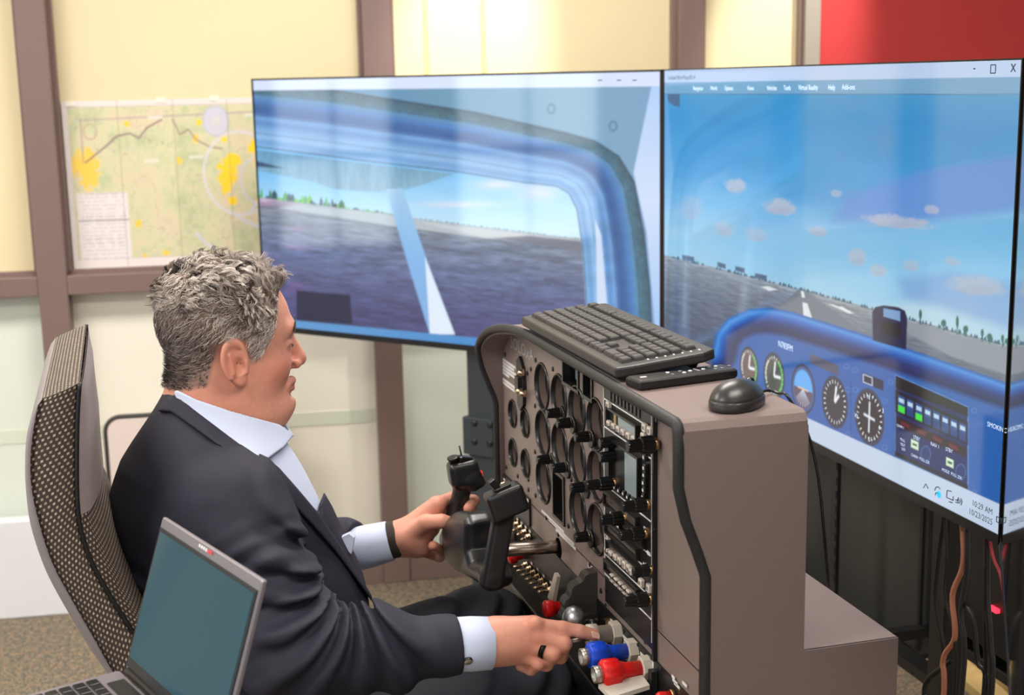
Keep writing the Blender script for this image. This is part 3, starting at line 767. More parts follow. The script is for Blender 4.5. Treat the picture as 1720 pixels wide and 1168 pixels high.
MB().lathe(atX(1577, 831, XS), (-1, 0, 0), [(0, .006), (.0004, .006)], 16).build('taskbar_icon', M_cyan, tv2)
icon([(1598, 826), (1591, 824), (1590, 836), (1601, 841), (1601, 834)], M_ink); icon([(1594, 843), (1600, 845)], M_ink)
icon([(1605, 840), (1608, 841), (1610, 836), (1609, 846), (1607, 844), (1605, 844)], M_ink); icon([(1612, 839), (1613, 843), (1611, 846)], M_ink); icon([(1614, 837), (1616, 843), (1614, 849)], M_ink)
icon([(1674, 868), (1681, 871), (1681, 880), (1674, 877), (1674, 868)], M_ink)
# small lettering blocks on the side-window screen (window controls)
for px_ in (1008, 1040, 1066): MB().obox(on_plane(px_, 135, N1, E1)+N1*.0006, (D1, Z, N1), (.006, .0012, .0002)).build('window_icon', M_ink, tv1)

# ------------------------------------------------------------------ stands
M_slate = mat('stand_slate', rgb(44, 50, 55), .5, vary=(4, .05))
pc = on_plane(815, 780, N1, E1-N1*.07); pc[2] = 0
t = thing('screen_stand', 'dark slate steel stand column carrying the side-window television', 'stand', pc)
pl = on_plane(791, 640, N1, E1-N1*.05); pr = on_plane(862, 640, N1, E1-N1*.05)
w = float(np.linalg.norm((pr-pl)[:2]))/2; cc = (pl+pr)/2; cc[2] = 0
MB().obox(cc+Z*.60, (D1, Z, N1), (w, .60, .02)).build('column', M_slate, t, .003)
zb0, zb1 = on_plane(790, 762, N1, E1-N1*.03)[2], on_plane(790, 700, N1, E1-N1*.03)[2]
bc = (on_plane(787, 730, N1, E1-N1*.03)+on_plane(826, 730, N1, E1-N1*.03))/2
MB().obox((bc[0], bc[1], (zb0+zb1)/2), (D1, Z, N1), (w*.72, (zb1-zb0)/2, .012)).build('bracket_plate', M_slate, t, .002)
for a, b2 in ((797, 711), (823, 714), (797, 742), (823, 745)): MB().lathe(on_plane(a, b2, N1, E1-N1*.018), N1, [(0, .009), (.004, .009), (.007, .006)], 8).build('bolt', M_black, t)
MB().obox(cc+Z*.015+N1*.12, (D1, Z, N1), (w*1.1, .015, .34)).build('foot', M_slate, t, .003)
MB().obox(E1+D1*.646-N1*.055+Z*1.25, (D1, Z, N1), (.30, .03, .014)).build('cross_bar', M_black, t)
for k in (.25, 1.0): MB().obox(E1+D1*k-N1*.05+Z*1.25, (D1, Z, N1), (.02, .2, .009)).build('mount_arm', M_black, t)

M_dk = mat('stand_black', rgb(16, 16, 18), .45)
M_gpan = mat('cabinet_side_grey', rgb(58, 58, 56), .4, vary=(3, .1))
def yb(px_, X_): return float(atX(px_, 880, X_)[1])
t = thing('screen_stand', 'black metal screen stand below the cockpit television', 'stand', (1.36, 2.3, 0))
for ya in (2.02, 2.78): MB().box((1.33, ya-.024, 0), (1.378, ya+.024, 1.3)).build('upright', M_dk, t, .003)
MB().box((1.29, near_y+.1, 1.2), (1.34, far_y-.1, 1.26)).build('cross_bar', M_dk, t)
MB().box((1.33, 2.33, .42), (1.75, 2.95, .46)).build('shelf', M_dk, t, .003); MB().box((1.475, 1.99, .505), (1.70, 2.25, .525)).build('shelf', M_dk, t, .002); MB().box((1.34, 2.25, .505), (1.70, 2.275, .525)).build('shelf_arm', M_dk, t); MB().box((1.34, 2.03, .505), (1.378, 2.275, .525)).build('shelf_arm', M_dk, t)
MB().box((1.05, 1.99, 0), (1.7, 2.05, .04)).build('foot', M_dk, t); MB().box((1.05, 2.75, 0), (1.7, 2.81, .04)).build('foot', M_dk, t)
a = atX(1407, 784, 1.36); b2 = atX(1398, 985, 1.36)
rl = MB().obox(((a+b2)/2)[:3], (V3(0, 1, 0), Z, V3(-1, 0, 0)), (.013, (a[2]-b2[2])/2+.05, .004)).build('slotted_rail', M_satin, t)
for k in range(9): MB().obox((1.3555, a[1], b2[2]+.02+k*.03), (V3(0, 1, 0), Z, V3(-1, 0, 0)), (.005, .008, .0008)).build('slot', M_black, rl)
# grey computer case standing on that stand's shelf
q0, q1 = yb(1350, 1.46), yb(1556, 1.46)
t = thing('computer_case', 'dark grey computer case behind the console, under the cockpit television', 'computer', (1.55, (q0+q1)/2, .46))
MB().box((1.46, q1, .46), (1.74, q0+.1, 1.0)).build('case_shell', M_gpan, t, .006)
MB().box((1.455, q1+.004, .47), (1.462, q1+.014, .99)).build('edge_strip', M_satin, t)
t2 = thing('computer_case', 'black computer tower with a red glowing light behind the hanging cables', 'computer', (1.58, 2.1, .525))
MB().box((1.478, 2.0, .545), (1.69, 2.25, .98)).build('case_shell', M_dk, t2, .006)
for q in ((1.50, 2.03), (1.50, 2.22), (1.66, 2.03), (1.66, 2.22)): MB().lathe((q[0], q[1], .525), (0, 0, 1), [(0, .012), (.022, .012)], 10).build('foot', M_black, t2)
M_led = mat('red_led', rgb(230, 20, 40), .4, emit=(1, .03, .06, 1), strength=2.5)
p = atX(1672, 1024, 1.477)
MB().box((1.470, p[1]-.012, p[2]-.003), (1.478, p[1]+.012, p[2]+.004)).build('status_light', M_led, t2)
# slanted dark leg below the third television
a = atX(1684, 916, XT-.01); b2 = atX(1706, 1175, XT-.06); 
e = b2-a; e = e*(a[2]/-e[2]) if True else e
t = MB().tube([a+V3(.03, 0, .06), a, a+e], .006, 8).build('stand_leg', M_satin); tag(t, 'slim slanting grey stand leg below the corner of the dark upright screen', 'stand')
MB().obox((XT-.10, near_y-.15, .005), (V3(1, 0, 0), V3(0, 1, 0), Z), (.13, .16, .005)).build('foot_plate', M_satin, t)
# timber lying on the carpet, bottom right
M_wood = mat('pale_timber', rgb(206, 178, 120), .6, vary=(14, .15))
for i, ((x0, y0), (x1, y1), w, hgt) in enumerate((((1585, 1092), (1712, 1200), .035, .03), ((1622, 1083), (1720, 1160), .02, .05))):
    a = atZ(x0, y0, .03); b2 = atZ(x1, y1, .03); d = unit((b2-a)*V3(1, 1, 0)); nn = V3(-d[1], d[0], 0); L = np.linalg.norm((b2-a)[:2])/2
    o = MB().obox(((a[0]+b2[0])/2, (a[1]+b2[1])/2, hgt/2), (d, nn, Z), (L, w, hgt/2)).build('timber_batten', M_wood, None, .003)
    tag(o, ('wide pale timber batten lying on the carpet below the cables', 'narrow taller timber batten on the carpet beside the wide one')[i], 'timber', 'timber battens on the carpet')

a = atZ(1640, 1140, 0); o = MB().box((a[0]+.0, a[1]+.22, 0), (a[0]+.75, a[1]+.62, .42)).build('storage_box', mat('box_grey', rgb(140, 136, 126), .6), None, .006); tag(o, 'plain grey storage box on the carpet behind the timber battens', 'box')
# ------------------------------------------------------------------ hanging cables
cab = [('black cable hanging nearest the console from the cockpit television', (20, 20, 22), .004, [(1588, 872), (1577, 930), (1571, 1010), (1584, 1090), (1578, 1200)]),
       ('thin black cable beside the tan cable, hanging from the television', (26, 26, 28), .003, [(1584, 866), (1590, 930), (1587, 1000), (1603, 1070), (1600, 1200)]),
       ('tan cable hanging in a loose wave below the cockpit television', (196, 128, 100), .0046, [(1613, 880), (1618, 945), (1600, 1000), (1604, 1070), (1584, 1110), (1583, 1200)]),
       ('grey-black cable just right of the tan cable', (40, 40, 44), .0045, [(1624, 893), (1624, 960), (1614, 1030), (1620, 1090), (1612, 1200)]),
       ('black cable bending right at mid height among the hanging cables', (22, 22, 24), .005, [(1620, 1012), (1634, 1040), (1642, 1110), (1655, 1200)]),
       ('straight black cable between the bent cable and the slanting leg', (18, 18, 20), .004, [(1652, 900), (1656, 960), (1655, 1060), (1650, 1200)]),
       ('thick black cable nearest the slanting leg', (24, 24, 26), .0055, [(1657, 905), (1658, 1000), (1663, 1080), (1662, 1200)]),
       ('thin red cable running from the television to the slanting leg', (170, 50, 60), .003, [(1653, 898), (1668, 935), (1683, 978), (1700, 1100), (1712, 1200)]),
       ('looped black cable trailing on the left of the cable bundle', (20, 20, 22), .0045, [(1600, 1110), (1560, 1140), (1552, 1170), (1556, 1220)])]
for lab, c, r, pts in cab:
    P3 = [atX(a, b2, 1.292-.004*i) for i, (a, b2) in enumerate(pts)]
    if pts[0][1] < 950: P3[0] = P3[0]+V3(0, 0, .03)
    P3.append(V3(P3[-1][0]-.03, P3[-1][1], max(r, .006)))
    o = MB().tube(bez(P3, 6), r, 6).build('hanging_cable', mat('cable_%d_%d_%d' % c, rgb(*c), .45)); tag(o, lab, 'cable', 'cables below the cockpit television')

# ------------------------------------------------------------------ chart on the glass
def paint_chart(nu, nv):
    u, v = np.meshgrid(np.linspace(0, 1, nu), np.linspace(0, 1, nv), indexing='ij'); v = 1-v      # v down
    X, Y = u*100, v*66; pt = Paint(u.shape); S = lambda d, w=.5: np.clip(.5-d/(2*w), 0, 1)
    pt.fill(np.ones_like(u), (226, 216, 212))
    inn = S(np.maximum(np.maximum(2.5-X, X-98.5), np.maximum(2.6-Y, Y-62.5)), .15)
    n = fbm2(X/8, Y/8, 3, 5); n2 = fbm2(X/2.2, Y/2.2, 13, 4)
    base = ramp(n+.55*(n2-.5), [(.15, (184, 190, 150)), (.4, (202, 202, 164)), (.55, (210, 204, 168)), (.75, (216, 200, 170)), (1, (202, 194, 166))])
    pt.fill(inn, base)
    rid = np.abs(fbm2(X/9, Y/9, 29, 4)-.47); pt.fill(inn*S(rid-.004, .006)*.6, (148, 126, 128)); rid = np.abs(fbm2(X/5+9, Y/5, 39, 3)-.45); pt.fill(inn*S(rid-.005, .008)*.35, (150, 160, 186))
    for cx, cy, a, b in ((9, 25, 7, 6), (10, 31, 4, 4), (74, 30, 4.5, 6), (73, 35, 2.5, 4), (78, 24.5, 3, 2.5), (90, 20, 5, 4), (96, 17, 6, 5), (93, 24, 7, 3.5), (99, 24, 4, 5), (76, 41, 2, 2), (88, 42, 1.6, 1.6), (73, 16, 1.6, 1.8), (29, 9, 1.5, 1.4), (62, 9, 1.5, 1.5), (52, 24.5, 1.6, 1.6), (31, 49, 1.4, 1.6), (43, 61, 1.6, 1.2), (33, 62, 1, 1), (60, 16, 1.3, 1.8)):
        e = ((X-cx)/a)**2+((Y-cy)/b)**2; pt.fill(inn*sstep(1.4, .5, e+2.4*(fbm2(X/1.6, Y/1.6, 47)-.47)), (246, 208, 44) if cx > 60 else (238, 200, 84))
    for pts, c, w in (([(8, 7), (8, 24)], (168, 130, 138), .22), ([(8, 7.5), (98, 5.5)], (176, 150, 160), .22), ([(9, 24), (20, 17), (24, 14), (30, 13), (34, 15), (38, 11), (45, 8)], (140, 112, 116), .35), ([(50, 8), (53, 14), (57, 12), (60, 16), (66, 19), (72, 20)], (150, 120, 120), .3)):
        pt.fill(inn*S(line_d(X, Y, pts)-w, .3), c)
    for cx, cy, r, c, w in ((80, 30, 17, (214, 208, 222), .6), (90, 33, 10, (206, 200, 222), .5), (12, 12, 3, (186, 140, 140), .25), (70, 9, 4.2, (186, 184, 206), 2.2)):
        pt.fill(inn*S(np.abs(np.hypot(X-cx, (Y-cy)*1.02)-r)-w, .4)*.8, c)
    pt.fill(inn*S(np.hypot(X-70, Y-9)-5.5, .5)*.6, (208, 206, 222))
    for pts in ([(77, 47), (82, 50), (88, 52), (94, 56), (100, 57)], [(84, 45), (90, 40), (97, 36)], [(58, 54), (62, 58), (66, 60)]): pt.fill(inn*S(line_d(X, Y, pts)-.7, .4)*.8, (206, 206, 224))
    leg = S(np.maximum(np.maximum(3.5-X, X-27), np.maximum(36-Y, Y-63)), .15); pt.fill(leg, (224, 216, 216))
    row = np.abs(((Y-38)/1.5) % 1-.5); pt.fill(leg*S(np.maximum(5-X, X-25.5), .2)*(row > .33)*(vnoise2(X*1.3, np.floor((Y-38)/1.5)*7.1, 5) > .4)*.35, (120, 112, 130)); pt.fill(leg*S(np.abs(Y-47)-.2, .2), (130, 120, 130))
    for cx, cy in ((42, 7), (87, 7), (39, 24), (60, 23)): pt.fill(S(np.maximum(np.abs(X-cx)-3.4, np.abs(Y-cy)-.6), .2)*.7, (224, 220, 216))
    for fx in (25, 50.5, 75.5): pt.fill(S(np.abs(X-fx)-.25, .3)*.35, (120, 112, 96))
    pt.fill(S(np.abs(np.maximum(np.abs(X-50.3)-48.2, np.abs(Y-32.4)-30))-.12, .15)*.5, (150, 120, 140))
    return pt.c
nu, nv = 260, 170
s0, z1 = wall_sz(102, 170, -.012); z0 = wall_sz(125, 452, -.012)[1]; s1 = wall_sz(468, 160, -.012)[0]
z1 = wall_sz(260, 167, -.012)[1]
U, Vv = np.meshgrid(np.linspace(s0, s1, nu), np.linspace(z0, z1, nv), indexing='ij')
fold = .004*np.abs(((U-s0)/(s1-s0)*4+.02) % 1-.5)*2
P = W0[None, None]+U[..., None]*WD+Vv[..., None]*Z+WN*(-.019+.003+fold)[..., None]
idx = np.arange(nu*nv).reshape(nu, nv); F = np.stack([idx[:-1, :-1], idx[1:, :-1], idx[1:, 1:], idx[:-1, 1:]], -1).reshape(-1, 4)
o = np_mesh('wall_chart', P.reshape(-1, 3), F, attr_mat('chart_paper', .55, .4), None, False, paint_chart(nu, nv).reshape(-1, 3))
sol = o.modifiers.new('paper', 'SOLIDIFY'); sol.thickness = .0006
tag(o, 'folded paper aeronautical chart with yellow patches taped on the glazing', 'chart')
for a, b2 in ((360, 165), (118, 174), (270, 168)):
    s, z = wall_sz(a, b2, -.01); o2 = wall_box(MB(), s-.014, s+.014, z-.008, z+.008, -.012, -.0112).build('tape', mat('clear_tape', rgb(236, 230, 214), .15), o)

# ================================================================== FLIGHT SIMULATOR CONSOLE
M_body = mat('console_powder_coat', rgb(119, 103, 99), .62, spec=.35, bump=(900, .12, 2), vary=(500, .05))
M_face = mat('panel_brown_grey', rgb(128, 112, 106), .38, spec=.5, bump=(700, .04))
M_trim = mat('rubber_trim', rgb(30, 30, 31), .5, bump=(700, .3))
M_pblack = mat('panel_black', rgb(24, 24, 25), .36, spec=.5)
M_ring = mat('gauge_ring', rgb(26, 26, 27), .3)
M_dial = mat('gauge_dark_glass', rgb(84, 75, 71), .14, spec=.6)
M_bore = mat('gauge_bore', rgb(122, 106, 99), .32, spec=.5)
M_knob = mat('knob_black', rgb(20, 20, 21), .32)
M_brass = mat('brass', rgb(176, 144, 106), .32, metal=1)
M_nickel = mat('nickel_warm', rgb(214, 190, 160), .25, metal=1)
M_white = mat('button_ivory', rgb(206, 194, 184), .5)
M_line = mat('print_white', rgb(228, 226, 224), .5)
M_lcd = mat('lcd_grey', rgb(132, 146, 150), .25)
M_beige = mat('knob_grey_beige', rgb(206, 197, 184), .45)
M_blue = mat('knob_blue', rgb(10, 74, 214), .35)
M_redk = mat('knob_red', rgb(228, 20, 20), .35)
M_steel = mat('brushed_steel', rgb(178, 164, 154), .28, metal=1, bump=(400, .05))
AX = (V3(0, 1, 0), Z, V3(-1, 0, 0))
XP = .63
YN, YF = 1.405, 2.338
con = thing('flight_simulator_console', 'brown-grey flight simulator console with instruments, radio stack and control yoke', 'simulator', (.7, 1.87, 0))
def xf(z): return float(np.interp(z, [.6, 1.035, 1.06, 1.10, 1.14, 1.3], [.622, .622, .612, .597, .588, .588]))
out = [(YN, .60), (YN, .8), (YN, .95), (YN, 1.03), (YN, 1.06), (YN, 1.10), (YN, 1.14), (YN, 1.18), (YN+.001, 1.206), (YN+.006, 1.214), (YN+.014, 1.217)]
out += [(y, 1.217) for y in np.linspace(1.5, 1.98, 7)]
out += [tuple(p) for p in bez([V3(2.03, 1.2165, 0)[:2], V3(2.10, 1.211, 0)[:2], V3(2.17, 1.201, 0)[:2], V3(2.245, 1.184, 0)[:2], V3(2.305, 1.158, 0)[:2], V3(2.332, 1.125, 0)[:2], V3(YF, 1.08, 0)[:2], V3(YF, 1.03, 0)[:2]], 4)]
out += [(YF, .95), (YF, .8), (YF, .60)]
def inward(i, k):
    a = np.array(out[max(i-1, 0)]); b = np.array(out[min(i+1, len(out)-1)]); t = unit(b-a); return np.array(out[i])+np.array([t[1], -t[0]])*k
vs = []; fs = []; XBK = .745
for i, (y, z) in enumerate(out):
    q = inward(i, .014); f = xf(z)
    vs += [(f, y, z), (XBK, y, z), (f, q[0], q[1]), (XBK, q[0], q[1])]
for i in range(len(out)-1):
    a = i*4; b = a+4; fs += [(a, b, b+1, a+1), (a+2, a+3, b+3, b+2), (a, a+2, b+2, b), (a+1, b+1, b+3, a+3)]
body = MB().add(vs, fs)
bp_ = [(XBK, y, z) for y, z in out]; body.add(bp_, [tuple(range(len(bp_)))])
body.box((XBK-.002, YN, .60), (.872, YF, .9225))
body.box((.622, YN, .598), (.872, YF, .612))
o = body.build('cabinet_body', M_body, con, .002)
MB().tube([V3(xf(z)-.002, *inward(i, .004)) for i, (y, z) in enumerate(out)], .0072, 10).build('edge_trim', M_trim, con)
sp_ = [(xf(z_), z_) for z_ in (.60, .8, 1.03, 1.06, 1.10, 1.14, 1.2)]+[(xf(1.2)+.004, 1.206), (XBK-.004, 1.206), (XBK, 1.2), (XBK, .9225), (.872, .9225), (.872, .60)]
MB().prism([(x_, YN-.0015, z_) for x_, z_ in sp_], V3(0, .004, 0)).build('side_panel', M_body, con)
# legs of the console
for x in (.66, .84):
    for y in (YN+.04, YF-.04): MB().box((x-.02, y-.02, 0), (x+.02, y+.02, .6)).build('leg', M_dk, con)

# ---- face plate with round openings
G = [(y, z, .0375) for z in (1.113, 1.036, .956) for y in (2.083, 1.993, 1.905, 1.819)]
G = [g for g in G if not (abs(g[0]-1.993) < .01 and g[1] < .97)]
SG = [(2.262, 1.027, .0245), (2.185, 1.028, .0245), (2.265, .956, .0245), (2.187, .957, .0245)]
holes = G+SG
rect_holes = [(2.001-.026, 2.001+.026, .952-.036, .952+.036), (1.932-.035, 1.932+.035, 1.163-.018, 1.163+.018), (1.853-.018, 1.853+.018, 1.163-.018, 1.163+.018)]
Z_SEAM, Z_BLACK, Z_RAIL = .893, .85, .742
def plate(y0, y1, z0, z1, circ, rects, x, top=None):
    pts = []; edges = []
    def loop(L):
        o_ = len(pts); pts.extend([Vector((float(a), float(b))) for a, b in L]); edges.extend([(o_+i, o_+(i+1) % len(L)) for i in range(len(L))])
    loop(top if top else [(y0, z0), (y1, z0), (y1, z1), (y0, z1)])
    for (y, z, r) in circ: loop([(y+r*math.cos(2*math.pi*k/28), z+r*math.sin(2*math.pi*k/28)) for k in range(28)])
    for (a, b, c, d) in rects: loop([(a, c), (b, c), (b, d), (a, d)])
    v2, e2, f2, *_ = geometry.delaunay_2d_cdt(pts, edges, [], 1, 1e-6)
    F_ = []
    for f in f2:
        c = sum((v2[i] for i in f), Vector((0, 0)))/len(f)
        if any((c.x-y)**2+(c.y-z)**2 < (r*.99)**2 for y, z, r in circ) or any(a < c.x < b and cc_ < c.y < d for a, b, cc_, d in rects): continue
        F_.append(tuple(f)[::-1])
    return MB().add([(x, p.x, p.y) for p in v2], F_)
inner = [inward(i, .013) for i in range(len(out))]
poly = [tuple(p) for p in inner if p[1] > Z_SEAM]
poly = [(poly[0][0], Z_SEAM+.0008)]+poly+[(poly[-1][0], Z_SEAM+.0008)]
plate(0, 0, 0, 0, holes, rect_holes, XP, poly).build('face_plate', M_face, con)
plate(YN+.013, YF-.013, Z_BLACK, Z_SEAM-.0008, [(2.009, .8645, .017)], [], XP).build('lower_face_plate', M_face, con)
MB().box((XP+.0005, YN+.01, .62), (XP+.05, YF-.01, 1.19)).build('inner_back', M_pblack, con) if False else None
def disc_bore(name, y, z, r, depth=.03):
    g = MB()
    g.lathe((XP+.0005, y, z), (-1, 0, 0), [(-.004, r*.945), (.003, r*.97), (.0035, r*1.00), (.0022, r*1.045), (0, r*1.06)], 32, cap=False)
    o_ = g.build(name, M_ring, con)
    MB().lathe((XP, y, z), (-1, 0, 0), [(-depth, r*.93), (-.003, r*.95)], 32, cap=False).build('bore', M_bore, o_)
    MB().lathe((XP+depth, y, z), (-1, 0, 0), [(0, r*.94), (.0015, r*.94)], 32).build('dial_glass', M_dial, o_)
    g = MB()
    g.lathe((XP+depth*.55, y, z), (-1, 0, 0), [(-.001, r*.93), (0, r*.88), (.001, r*.88), (.0015, r*.935)], 32, cap=False); g.build('inner_ring', M_satin, o_)
    return o_
for (y, z, r) in G: disc_bore('gauge', y, z, r)
for (y, z, r) in SG: disc_bore('small_gauge', y, z, r, .022)
def bore_rect(name, a, b, c, d, depth, m_in):
    o_ = MB(); t = .004
    for q in ((a-t, a+.001, c-t, d+t), (b-.001, b+t, c-t, d+t), (a, b, c-t, c+.001), (a, b, d-.001, d+t)): o_.box((XP-.003, q[0], q[2]), (XP+depth, q[1], q[3]))
    o_ = o_.build(name, M_ring, con); MB().box((XP+depth-.002, a, c), (XP+depth, b, d)).build('display_glass', m_in, o_); return o_
bore_rect('square_display', *rect_holes[0], .035, M_dial)
k = bore_rect('annunciator', *rect_holes[1], .02, M_pblack); MB().box((XP+.012, 1.925, 1.152), (XP+.019, 1.950, 1.174)).build('lamp_cell', M_lcd, k)
bore_rect('annunciator', *rect_holes[2], .02, M_pblack)

# ---- screws
scr_px = [(849, 596), (900, 605), (892, 620), (886, 627), (929, 620), (958, 650), (899, 682), (1018, 676), (1019, 690), (899, 759), (851, 785), (870, 800), (900, 833), (888, 823), (960, 806), (921, 833), (955, 884), (918, 870), (938, 898), (991, 949), (1010, 993), (888, 806), (1018, 770)]
for a, b in scr_px:
    p = atX(a, b, XP); MB().lathe(p, (-1, 0, 0), [(0, .0042), (.0014, .0038), (.0022, .0022)], 10).build('screw', M_knob, con)
# ---- logo and print
text_mesh('logo', 'SOLOxA', .030, atX(857, 583, XP-.0006), V3(0, -1, 0), Z, mat('logo_grey', rgb(176, 182, 182), .4), con, stretch=1.25)
for i, (a, b, L) in enumerate(((844, 603, .085), (844, 608.5, .075), (844, 614, .09), (844, 619.5, .083), (844, 625, .045), (844, 636, .09), (844, 641.5, .08))):
    p = atX(a, b, XP); MB().box((XP-.0006, p[1]-L, p[2]-.0022), (XP, p[1], p[2]+.0022)).build('print_line', M_line, con)
for i, (a, b, L) in enumerate(((910, 858, .12), (922, 873, .13), (934, 890, .10))):
    p = atX(a, b, XP); MB().box((XP-.0006, p[1]-L, p[2]-.002), (XP, p[1], p[2]+.002)).build('print_line', M_line, con)
p = atX(988, 949, XP); MB().box((XP-.0006, p[1]-.02, p[2]-.003), (XP, p[1], p[2]+.003)).build('print_line', M_line, con)
# ---- ignition key plate
p = atX(879, 644, XP)
kp = MB(); kp.prism([(XP, p[1]+.020, p[2]-.04), (XP, p[1]+.020, p[2]+.036), (XP, p[1]+.005, p[2]+.046), (XP, p[1]-.014, p[2]+.03), (XP, p[1]-.020, p[2]), (XP, p[1]-.014, p[2]-.034), (XP, p[1]+.004, p[2]-.048)], (-.006, 0, 0)); kp = kp.build('switch_plate', M_pblack, con)
MB().box((XP-.012, p[1]-.008, p[2]-.012), (XP-.006, p[1]+.012, p[2]+.012)).build('slot_frame', M_satin, kp)
for a, b in ((880, 626), (877, 657), (883, 661)): MB().lathe(atX(a, b, XP-.006), (-1, 0, 0), [(0, .006), (.004, .006), (.009, .0045), (.011, .002)], 12).build('brass_screw', M_nickel, kp)

# ---- knobs
def knob(name, a, b, L=.038, r=.0085, x=XP, parent=con, double=True, collar=True, ang=(-1, 0, 0), m=None):
    p = atX(a, b, x); m = m or M_knob
    if double: prof = [(.006, r*.6), (.006, r*1.12), (.007, r*1.2), (L*.55, r*1.12), (L*.57, r*.95), (L*.57, r*.9), (L*.96, r*.78), (L, r*.66), (L, 0)]
    else: prof = [(.005, r*.6), (.005, r), (L*.9, r*.85), (L, r*.7), (L, 0)]
    o_ = MB().lathe(p, ang, prof, 48, smooth=False, rib=(12, .13, 1, len(prof)-3)).build(name, m, parent)
    if collar: MB().lathe(p, ang, [(0, r*.8), (.004, r*.8), (.0045, r*.6), (.009, r*.6)], 14, cap=False).build('collar', M_brass, o_)
    return o_
for a, b, L, r in ((1104, 746, .040, .0100), (1034, 811, .043, .0085), (1051, 870, .036, .0085), (1090, 847, .037, .0085), (1086, 896, .037, .0085), (1096, 957, .027, .0072), (1094, 1006, .038, .0085)): knob('radio_knob', a, b, L, r, XP-.004)
for a, b in ((944, 693), (962, 710), (993, 733), (927, 771), (953, 785), (1036, 742), (1036, 766), (992, 901), (985, 818)):
    k = knob('gauge_knob', a, b, .025, .0085, XP, con, False)
    MB().lathe(atX(a, b, XP)+V3(0, -.004, -.003), (-1, 0, 0), [(0, .014), (.003, .0135), (.0035, .012)], 18).build('knob_base', M_ring, k)

# ---- radio stack
RY0, RY1, RZ0, RZ1 = 1.590, 1.777, .862, 1.178
XR_ = XP-.004
MB().box((XR_, RY0, RZ0), (XP+.02, RY1, RZ1)).build('radio_stack_plate', M_pblack, con, .0008)
MB().box((XP-.006, RY0-.006, .85), (XP-.0005, RY0-.0005, 1.184)).build('stack_rail', M_black, con)
for z in (1.161, 1.121, 1.037, .991, .968, .934, .904): MB().box((XR_-.0007, RY0+.003, z-.0009), (XR_, RY1-.001, z+.0009)).build('border_line', M_line, con)
for y, z0, z1 in ((RY1-.0018, .904, 1.176), (RY0+.0035, .872, 1.182)): MB().box((XR_-.0007, y-.0009, z0), (XR_, y+.0009, z1)).build('border_line', M_line, con)
for k_ in range(9):
    y = 1.748-k_*.0137; MB().box((XR_-.0012, y-.0035, 1.165), (XR_, y+.0035, 1.176)).build('vent_slot', M_black, con)
def rp(a, b): p = atX(a, b, XR_); return p[1], p[2]
def rbox_(name, y0, y1, z0, z1, m, dx=.001, parent=con):
    return MB().box((XR_-dx, y0, z0), (XR_, y1, z1)).build(name, m, parent)
def recess(y0, y1, z0, z1, glass, gy=None):
    f = MB(); t = .003
    for q in ((y0-t, y0, z0-t, z1+t), (y1, y1+t, z0-t, z1+t), (y0, y1, z0-t, z0), (y0, y1, z1, z1+t)): f.box((XR_-.006, q[0], q[2]), (XR_, q[1], q[3]))
    f = f.build('display_frame', M_ring, con); g0, g1 = gy if gy else (y0, y1)
    MB().box((XR_-.0015, g0, z0+.001), (XR_-.0003, g1, z1-.001)).build('display', glass, f); return f
f = recess(1.640, 1.752, 1.130, 1.152, M_lcd, (1.641, 1.715)); MB().box((XR_-.002, 1.722, 1.133), (XR_-.0004, 1.730, 1.150)).build('display_bar', mat('lcd_amber', rgb(150, 124, 84), .3), f)
recess(1.634, 1.742, 1.046, 1.110, M_lcd, (1.635, 1.69))
recess(1.64, 1.765, 1.012, 1.028, M_dial); recess(1.62, 1.70, .996, 1.006, M_dial); recess(1.64, 1.76, .973, .984, M_dial)
recess(1.64, 1.755, .944, .960, M_dial); recess(1.64, 1.765, .915, .927, M_dial)
def button(a, b, m, w=.0058, h=.0055, d=.006, name='button', x=None):
    y, z = rp(a, b); o_ = MB().obox((XR_-d/2, y, z), AX, (w, h, d/2), .001).build(name, m, con)
    MB().box((XR_-d-.0004, y-w*.45, z-h*.4), (XR_-d, y+w*.45, z+h*.4)).build('legend', mat('legend_grey', rgb(120, 112, 108), .5) if m is M_white else M_line, o_)
for a, b in ((1026, 681), (1027, 713), (1035, 718), (1043, 722.5), (1051, 728), (1060, 733), (1069, 739), (1087, 718.5), (1096, 724), (1085, 734)): button(a, b, M_white)
for a, b in ((1024, 900), (1023, 926), (1030, 932), (1038, 938), (1045.5, 943.5), (1053.5, 949.5), (1060.5, 955.5), (1064, 962)): button(a, b, M_white)
for a, b in ((1032, 971), (1039, 977.5), (1046, 984), (1053, 991), (1060, 997.5), (1081, 979), (1094, 988)): button(a, b, M_white)
for a, b in ((1088, 768), (1088, 786), (1088, 798), (1087, 811), (1087, 823), (1086, 835)): button(a, b, M_knob, .0045, .005)
for a, b in ((1038, 819), (1045, 824), (1053, 829), (1060, 835), (1067, 840), (1073, 844)): button(a, b, M_knob, .0045, .004)
for a, b in ((1027, 862), (1037, 861), (1064, 892), (1073, 890), (1032, 850), (1067, 876), (1084, 889), (1024, 915), (1090, 930), (1024, 966), (1083, 950), (1087, 951)):
    y, z = rp(a, b); rbox_('print_mark', y-.005, y+.005, z-.0025, z+.0025, M_line, .0006)
for a, b in ((1019, 676), (1019, 691), (1103, 706), (1018, 835), (1018, 865), (1099, 890), (1098, 905), (1019, 952), (1096, 968), (1018, 990), (1018, 1016), (1098, 1008)): MB().lathe(atX(a, b, XR_), (-1, 0, 0), [(0, .003), (.0015, .0026)], 8).build('stack_screw', M_satin, con)

